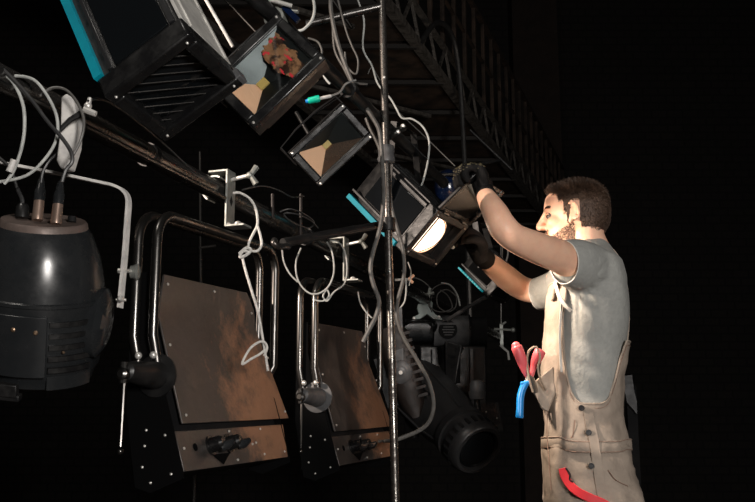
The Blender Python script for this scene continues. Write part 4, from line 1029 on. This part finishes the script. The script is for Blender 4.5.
over = bake(obj('overalls', ov, M['khaki'], RT), .008, 5, ofold)
# bib: open-topped shell with a deep rounded side opening
def top_py(px):
    xn = (px - 590) / 33
    if xn < 0: return max(284, 406 - 122 * abs(xn) ** 4.2)
    return max(345, 406 - 100 * abs(xn) ** 5)
NB = 120; KZ = 26; G0 = .010
def interp(py):
    for i in range(len(RIN) - 1):
        a, b = RIN[i], RIN[i + 1]
        if a[0] >= py >= b[0]:
            t = (a[0] - py) / (a[0] - b[0]); return tuple(a[k] + (b[k] - a[k]) * t for k in range(4))
    return RIN[-1]
cols = []
for j in range(NB):
    t_ = 2 * math.pi * j / NB; cx, sx = math.cos(t_), math.sin(t_); e = 2.3
    q = math.copysign(abs(cx) ** (2 / e), cx); qs = math.copysign(abs(sx) ** (2 / e), sx)
    def at(py, g):
        _, xl, xr, ry = interp(py)
        if py > 425: gg = g + .006 * (py - 425) / 20
        else: gg = g
        a = W(xl, py, YP); b = W(xr, py, YP)
        c = (a + b) / 2; rx = (b.x - a.x) / 2
        v = Vector((c.x + q * (rx + gg), YP + qs * (ry + gg), c.z)); n = Vector((q, qs, 0)).normalized()
        return v + n * (ofold(v * 1.0, n) * .9 + .0035 * noise.noise(Vector((v.x * 30, v.y * 10, v.z * 40))))
    px = 377.5 + 1000 * at(400, G0).x / 3.0 * 1.0
    qk = qs; qs = -abs(qs); vv = at(385, G0); qs = qk
    px = 377.5 + F * vv.x / (vv.y * math.cos(PIT) + (vv.z - CH) * math.sin(PIT))
    tp = top_py(px); lo = 447
    outer = [at(lo + (tp - lo) * k / KZ, G0) for k in range(KZ + 1)]; inner = [at(lo + (tp - lo) * k / KZ, G0 - .0035) for k in range(KZ, -1, -1)]
    cols.append(outer + inner)
bib = MB(); bib.loft(cols, cap=False, close=True)
bibo = obj('bib', bib, M['khaki'], over, ang=70)
edge = MB().tube([c[KZ] + Vector((0, 0, -.001)) for c in cols], .0032, 8, close=True)
obj('bib_edge', edge, M['khaki'], bibo)
sm_ = MB().tube([c[KZ] + Vector((0, 0, -.013)) + (Vector((c[KZ].x - .66, (c[KZ].y - 3.0), 0)).normalized() * .0008) for c in cols], .0010, 6, close=True)
obj('edge_stitching', sm_, M['khakidark'], bibo, part_label='rust coloured stitching')
# waistband and seams
def surf(px, py, g=.0):                                # point on the camera side of the overalls at this height
    if py < 446: _, xl, xr, ry = interp(py); gg = G0 + .004 + g + (.006 * max(0, py - 425) / 20)
    else:
        xl, xr, ry = 542, 630, .18; gg = g + .002
        for i in range(len(ROV) - 1):
            a, b = ROV[i], ROV[i + 1]
            if a[0] <= py <= b[0]: tt = (py - a[0]) / (b[0] - a[0]); xl, xr, ry = [a[k] + (b[k] - a[k]) * tt for k in (1, 2, 3)]
    # solve for the point on the superellipse whose own screen x is px
    best = None
    for k in range(200):
        th = -math.pi + math.pi * k / 199; cx, sx = math.cos(th), math.sin(th); q = math.copysign(abs(cx) ** (2 / 2.3), cx); qs = math.copysign(abs(sx) ** (2 / 2.3), sx)
        a = W(xl, py, YP); b = W(xr, py, YP); c = (a + b) / 2
        v = Vector((c.x + q * ((b.x - a.x) / 2 + gg), YP + qs * (ry + gg), 0))
        r = ray(px, py); v.z = CH + r.z * v.y / r.y
        e = abs(377.5 + F * v.x / (v.y * math.cos(PIT) + (v.z - CH) * math.sin(PIT)) - px)
        if best is None or e < best[0]: best = (e, v, Vector((q, qs, 0)).normalized())
    v, n = best[1], best[2]
    return v + n * ofold(v, n) * .95, n
band = MB(); ring_o = []
for j in range(NB): ring_o.append(cols[j])
wb = []
for j in range(NB):
    o_ = cols[j][1]; n = Vector((o_.x - .66, o_.y - 3.0, 0)).normalized(); wb.append((o_, n))
band.loft([[o_ + n * .0 + E3 * .012, o_ + n * .003 + E3 * .010, o_ + n * .004 - E3 * .020, o_ + n * .001 - E3 * .022, o_ - n * .004 - E3 * .005] for o_, n in wb], cap=False, close=True)
obj('waistband', band, M['khaki'], over, ang=60)
st_ = MB()
for dz in (.009, -.019): st_.tube([o_ + n * .0042 + E3 * dz for o_, n in wb], .0010, 6, close=True)
obj('waist_stitching', st_, M['khakidark'], over, part_label='rust coloured stitching')
for px, py in ((581.5, 408), (588.5, 432.5), (591.5, 466)):
    v, n = surf(px, py, .012)
    b_ = obj('button', MB().lathe(v, n, [(-.012, .0085), (.002, .0085), (.004, .0075), (.004, .005), (.0025, .004)], 20), M['button'], over, part_label='round black side button')
fl = MB(); pts = [surf(588, 411, .001), surf(590, 420, .001), surf(594, 440, .008), surf(597, 458, .003), surf(600, 480, .002), surf(604, 502, .002)]
fl.ribbon([p for p, n in pts], .026, .002, CR)
obj('side_placket', fl, M['khaki'], over)
for pts_ in (((551, 395), (549, 415), (547, 435), (549, 460), (552, 490)), ((540, 405), (546, 408), (552, 404)), ((608, 470), (616, 480), (628, 486)), ((575, 420), (574, 432), (572, 438))):
    obj('seam', MB().tube(spl([surf(x, y, .001)[0] for x, y in pts_], 4)[0], .0013, 6), M['khakidark'], over)
# straps from the bib over the shoulders to the back
for s in (-1, 1):
    y0 = YP + s * .075
    sp1 = [W(552, 300, y0), W(555, 283, y0), W(563, 262, y0), W(580, 243, YP + s * .085), W(598, 241, YP + s * .085), W(614, 253, YP + s * .07), W(622, 270, YP + s * .05), W(627, 296, YP + s * .03), W(627.5, 325, YP + s * .03), W(625, 352, YP + s * .03)]
    if s == 1: obj('strap', MB().ribbon(spl(sp1, 5)[0], .034, .004, Vector((0, 1, 0))), M['khaki'], over)
    else: obj('strap', MB().ribbon(spl(sp1[:3] + [W(569, 256, y0)], 5)[0], .034, .004, Vector((0, 1, 0))), M['khaki'], over)
# loose strap tail by the near armpit
tl = MB().ribbon(spl([W(555, 282, 2.86), W(559, 296, 2.835), W(566, 306, 2.825), W(571, 311, 2.825)], 5)[0], .010, .003, Vector((.6, -.6, .3)))
obj('strap_tail', tl, M['hem'], over, part_label='pale narrow strap tail')
pw = MB().ribbon(spl([surf(563, 300, .006)[0], surf(561, 325, .006)[0], surf(560, 350, .006)[0], surf(561, 372, .006)[0]], 5)[0], .006, .005, CR)
obj('front_piping', pw, M['hem'], over, part_label='pale piping at the bib side')
# tool pocket at the front
pk = MB().prism([W(x, y, 2.90) for x, y in ((531, 384), (553, 366), (556, 392), (548, 412), (541, 408))], Vector((0.02, .10, 0)))
obj('tool_pocket', pk, M['khaki'], over, bev=.004)
# boots
for s in (-1, 1):
    bt = MB().limb([Vector((.72, YP + s * .12, .12)), Vector((.72, YP + s * .12, .06))], [.052, .05], 20)
    bt.limb([Vector((.735, YP + s * .12, .050)), Vector((.64, YP + s * .125, .046)), Vector((.555, YP + s * .13, .042))], [.048, .047, .040], 20)
    bo = bake(obj('boot', bt, M['boot'], RT), .006, 3)
    obj('sole', MB().prism([Vector((.785, YP + s * .12 - .04, 0)), Vector((.64, YP + s * .125 - .05, 0)), Vector((.54, YP + s * .13 - .045, 0)), Vector((.51, YP + s * .13, 0)), Vector((.54, YP + s * .13 + .045, 0)), Vector((.64, YP + s * .125 + .05, 0)), Vector((.785, YP + s * .12 + .04, 0))], E3 * .022), M['blackmatte'], bo)

# ---- tools in the pocket
t = thing('pliers', W(527, 370, 2.88), 'pliers with coral pink grips sticking out of the front pocket', 'pliers')
obj('handle', MB().tube(spl([W(516, 346, 2.85), W(519, 353, 2.85), W(524, 366, 2.86), W(528, 377, 2.88)], 5, )[0], [.0125, .0155, .0165, .0165, .0165, .0165, .016, .016, .0155, .015, .014, .013, .012, .010, .009, .008], 14).ball(W(516, 346, 2.85), .0125), M['pink'], t, part_label='coral grip')
obj('handle', MB().tube(spl([W(541, 350, 2.87), W(538, 356, 2.87), W(534, 366, 2.88), W(531, 377, 2.88)], 5)[0], [.010, .0155, .017, .017, .017, .017, .016, .015, .014, .012, .010, .009, .008, .008, .007, .006], 14), M['pink'], t, part_label='coral grip')
obj('jaws', MB().tube([W(530, 375, 2.88), W(533, 385, 2.89), W(538, 397, 2.92)], [.008, .011, .006], 12), M['steel'], t)
t = thing('cutting_tool', W(527, 390, 2.87), 'tool with a curved blue handle hanging from the front pocket', 'hand tool')
obj('handle', MB().tube(spl([W(527, 382, 2.86), W(523, 388, 2.86), W(520.5, 397, 2.86), W(520, 408, 2.86), W(519.5, 418, 2.86)], 5)[0], [.008, .009, .0095, .010, .0105, .0105, .0105, .0105, .0105, .0105, .0105, .0105, .0105, .0105, .0105, .0105, .0105, .011, .011, .0115, .010], 14), M['blue'], t, part_label='blue curved grip')
obj('guard', MB().box(W(525, 383, 2.86), CR * .013 + CU * .002, CF * .008, CU * .005), M['blue'], t, bev=.002)
obj('shaft', MB().tube([W(526, 384, 2.865), W(528, 375, 2.87), W(533, 384, 2.88)], [.006, .007, .006], 10), M['steel'], t)
cable([W(533, 392, 2.86), W(529, 378, 2.85), W(527, 362, 2.85), W(529, 351, 2.85), W(536, 347, 2.85), W(540, 356, 2.85), W(538, 368, 2.855), W(541, 380, 2.87), W(546, 390, 2.885)], .0032, 'tancord', 'pale cord looped through the tools in the pocket', 'cord', 'tool_cord')
t = thing('red_strap', surf(580, 480)[0], 'red strap hanging out of the overalls\' hip pocket', 'strap')
pts = [surf(563, 468, .006)[0], surf(565, 476, .008)[0], surf(570, 485, .010)[0], surf(578, 492, .012)[0], surf(590, 498, .012)[0], surf(604, 504, .012)[0], surf(616, 512, .010)[0]]
obj('webbing', MB().ribbon(spl(pts, 5)[0], .024, .005, (CU * .8 + CR * .45)), M['red'], t, bev=.0015)
obj('strap_loop', MB().tube(spl([surf(566, 468, .008)[0], surf(570, 474, .010)[0], surf(570, 480, .010)[0], surf(573, 482, .010)[0]], 4)[0], .0025, 8), M['button'], t)
# pale board far behind the worker
t = thing('leaning_board', W(633, 560, 5.0), 'pale narrow board standing in the dark behind the worker\'s back', 'board')
WL[t.name].z = 0; t.location = WL[t.name]
bp_ = [W(622, 376, 5.0), W(632, 375, 5.0), W(634, 390, 5.0), W(637, 402, 5.0), W(637, 414, 5.0), W(627, 402, 5.0)]
b0 = W(640, 502, 5.0)
obj('upper_panel', MB().prism(bp_, Vector((0, .03, 0))), M['greyplastic'], t)
obj('post', MB().box(Vector((b0.x - .005, 5.06, .66)), CR * .025, Vector((0, .02, 0)), E3 * .66), M['blackmatte'], t)

# ------------------------------------------------------------------ light
def area(name, loc, target, power, size, col, spread=None, sy=None):
    l = bpy.data.lights.new(name, 'AREA'); l.energy = power; l.size = size; l.color = col
    if sy: l.shape = 'RECTANGLE'; l.size_y = sy
    if spread: l.spread = math.radians(spread)
    o = bpy.data.objects.new(name, l); COL.objects.link(o); o.location = loc
    o.rotation_euler = (Vector(target) - Vector(loc)).to_track_quat('-Z', 'Y').to_euler(); return o
def spot(name, loc, target, power, ang, col, rad=.05, blend=.3):
    l = bpy.data.lights.new(name, 'SPOT'); l.energy = power; l.spot_size = math.radians(ang); l.color = col; l.shadow_soft_size = rad; l.spot_blend = blend
    o = bpy.data.objects.new(name, l); COL.objects.link(o); o.location = loc
    o.rotation_euler = (Vector(target) - Vector(loc)).to_track_quat('-Z', 'Y').to_euler(); return o
spot('key_light', (-2.6, 1.2, 2.25), (.50, 3.0, 1.50), 560, 23, (1, .83, .70), .03, .35)
area('fill_light', (1.1, -1.3, 1.35), (.1, 2.9, 1.3), 100, .5, (1, .95, .90))
_lp = PD(.079, .06, -.035); spot('lamp_light', _lp, _lp + Vector((.70, .0, -.55)), 30, 132, (1, .80, .62), .035, .6)
area('top_light', (-1.6, .4, 4.2), (-.3, 2.6, 1.6), 34, .5, (1, .93, .85))
area('gallery_fill', (1.5, 6.0, 2.2), (-.5, 8.5, 3.9), 5, .4, (1, .85, .7))  # added fill to bring up the gallery ironwork, no fixture modelled
spot('side_fill', (2.3, 1.6, 2.3), (.35, 4.3, 1.35), 26, 34, (1, .93, .86), .2, .6)  # added fill for the dark fixtures right of the pole
w = bpy.data.worlds.new('world'); SC.world = w; w.use_nodes = True
w.node_tree.nodes['Background'].inputs['Color'].default_value = (.5, .6, .7, 1); w.node_tree.nodes['Background'].inputs['Strength'].default_value = .004

# ------------------------------------------------------------------ camera
cam = bpy.data.cameras.new('camera'); co = bpy.data.objects.new('camera', cam); COL.objects.link(co)
co.location = (0, 0, CH); co.rotation_euler = (math.pi / 2 + PIT, 0, 0); cam.sensor_width = 36; cam.lens = 36 * F / 755; cam.clip_start = .02
SC.camera = co
SC.view_settings.view_transform = 'Standard'; SC.view_settings.look = 'None'; SC.view_settings.gamma = 1; SC.view_settings.exposure = 0
try: SC.view_settings.use_curve_mapping = False
except Exception: pass
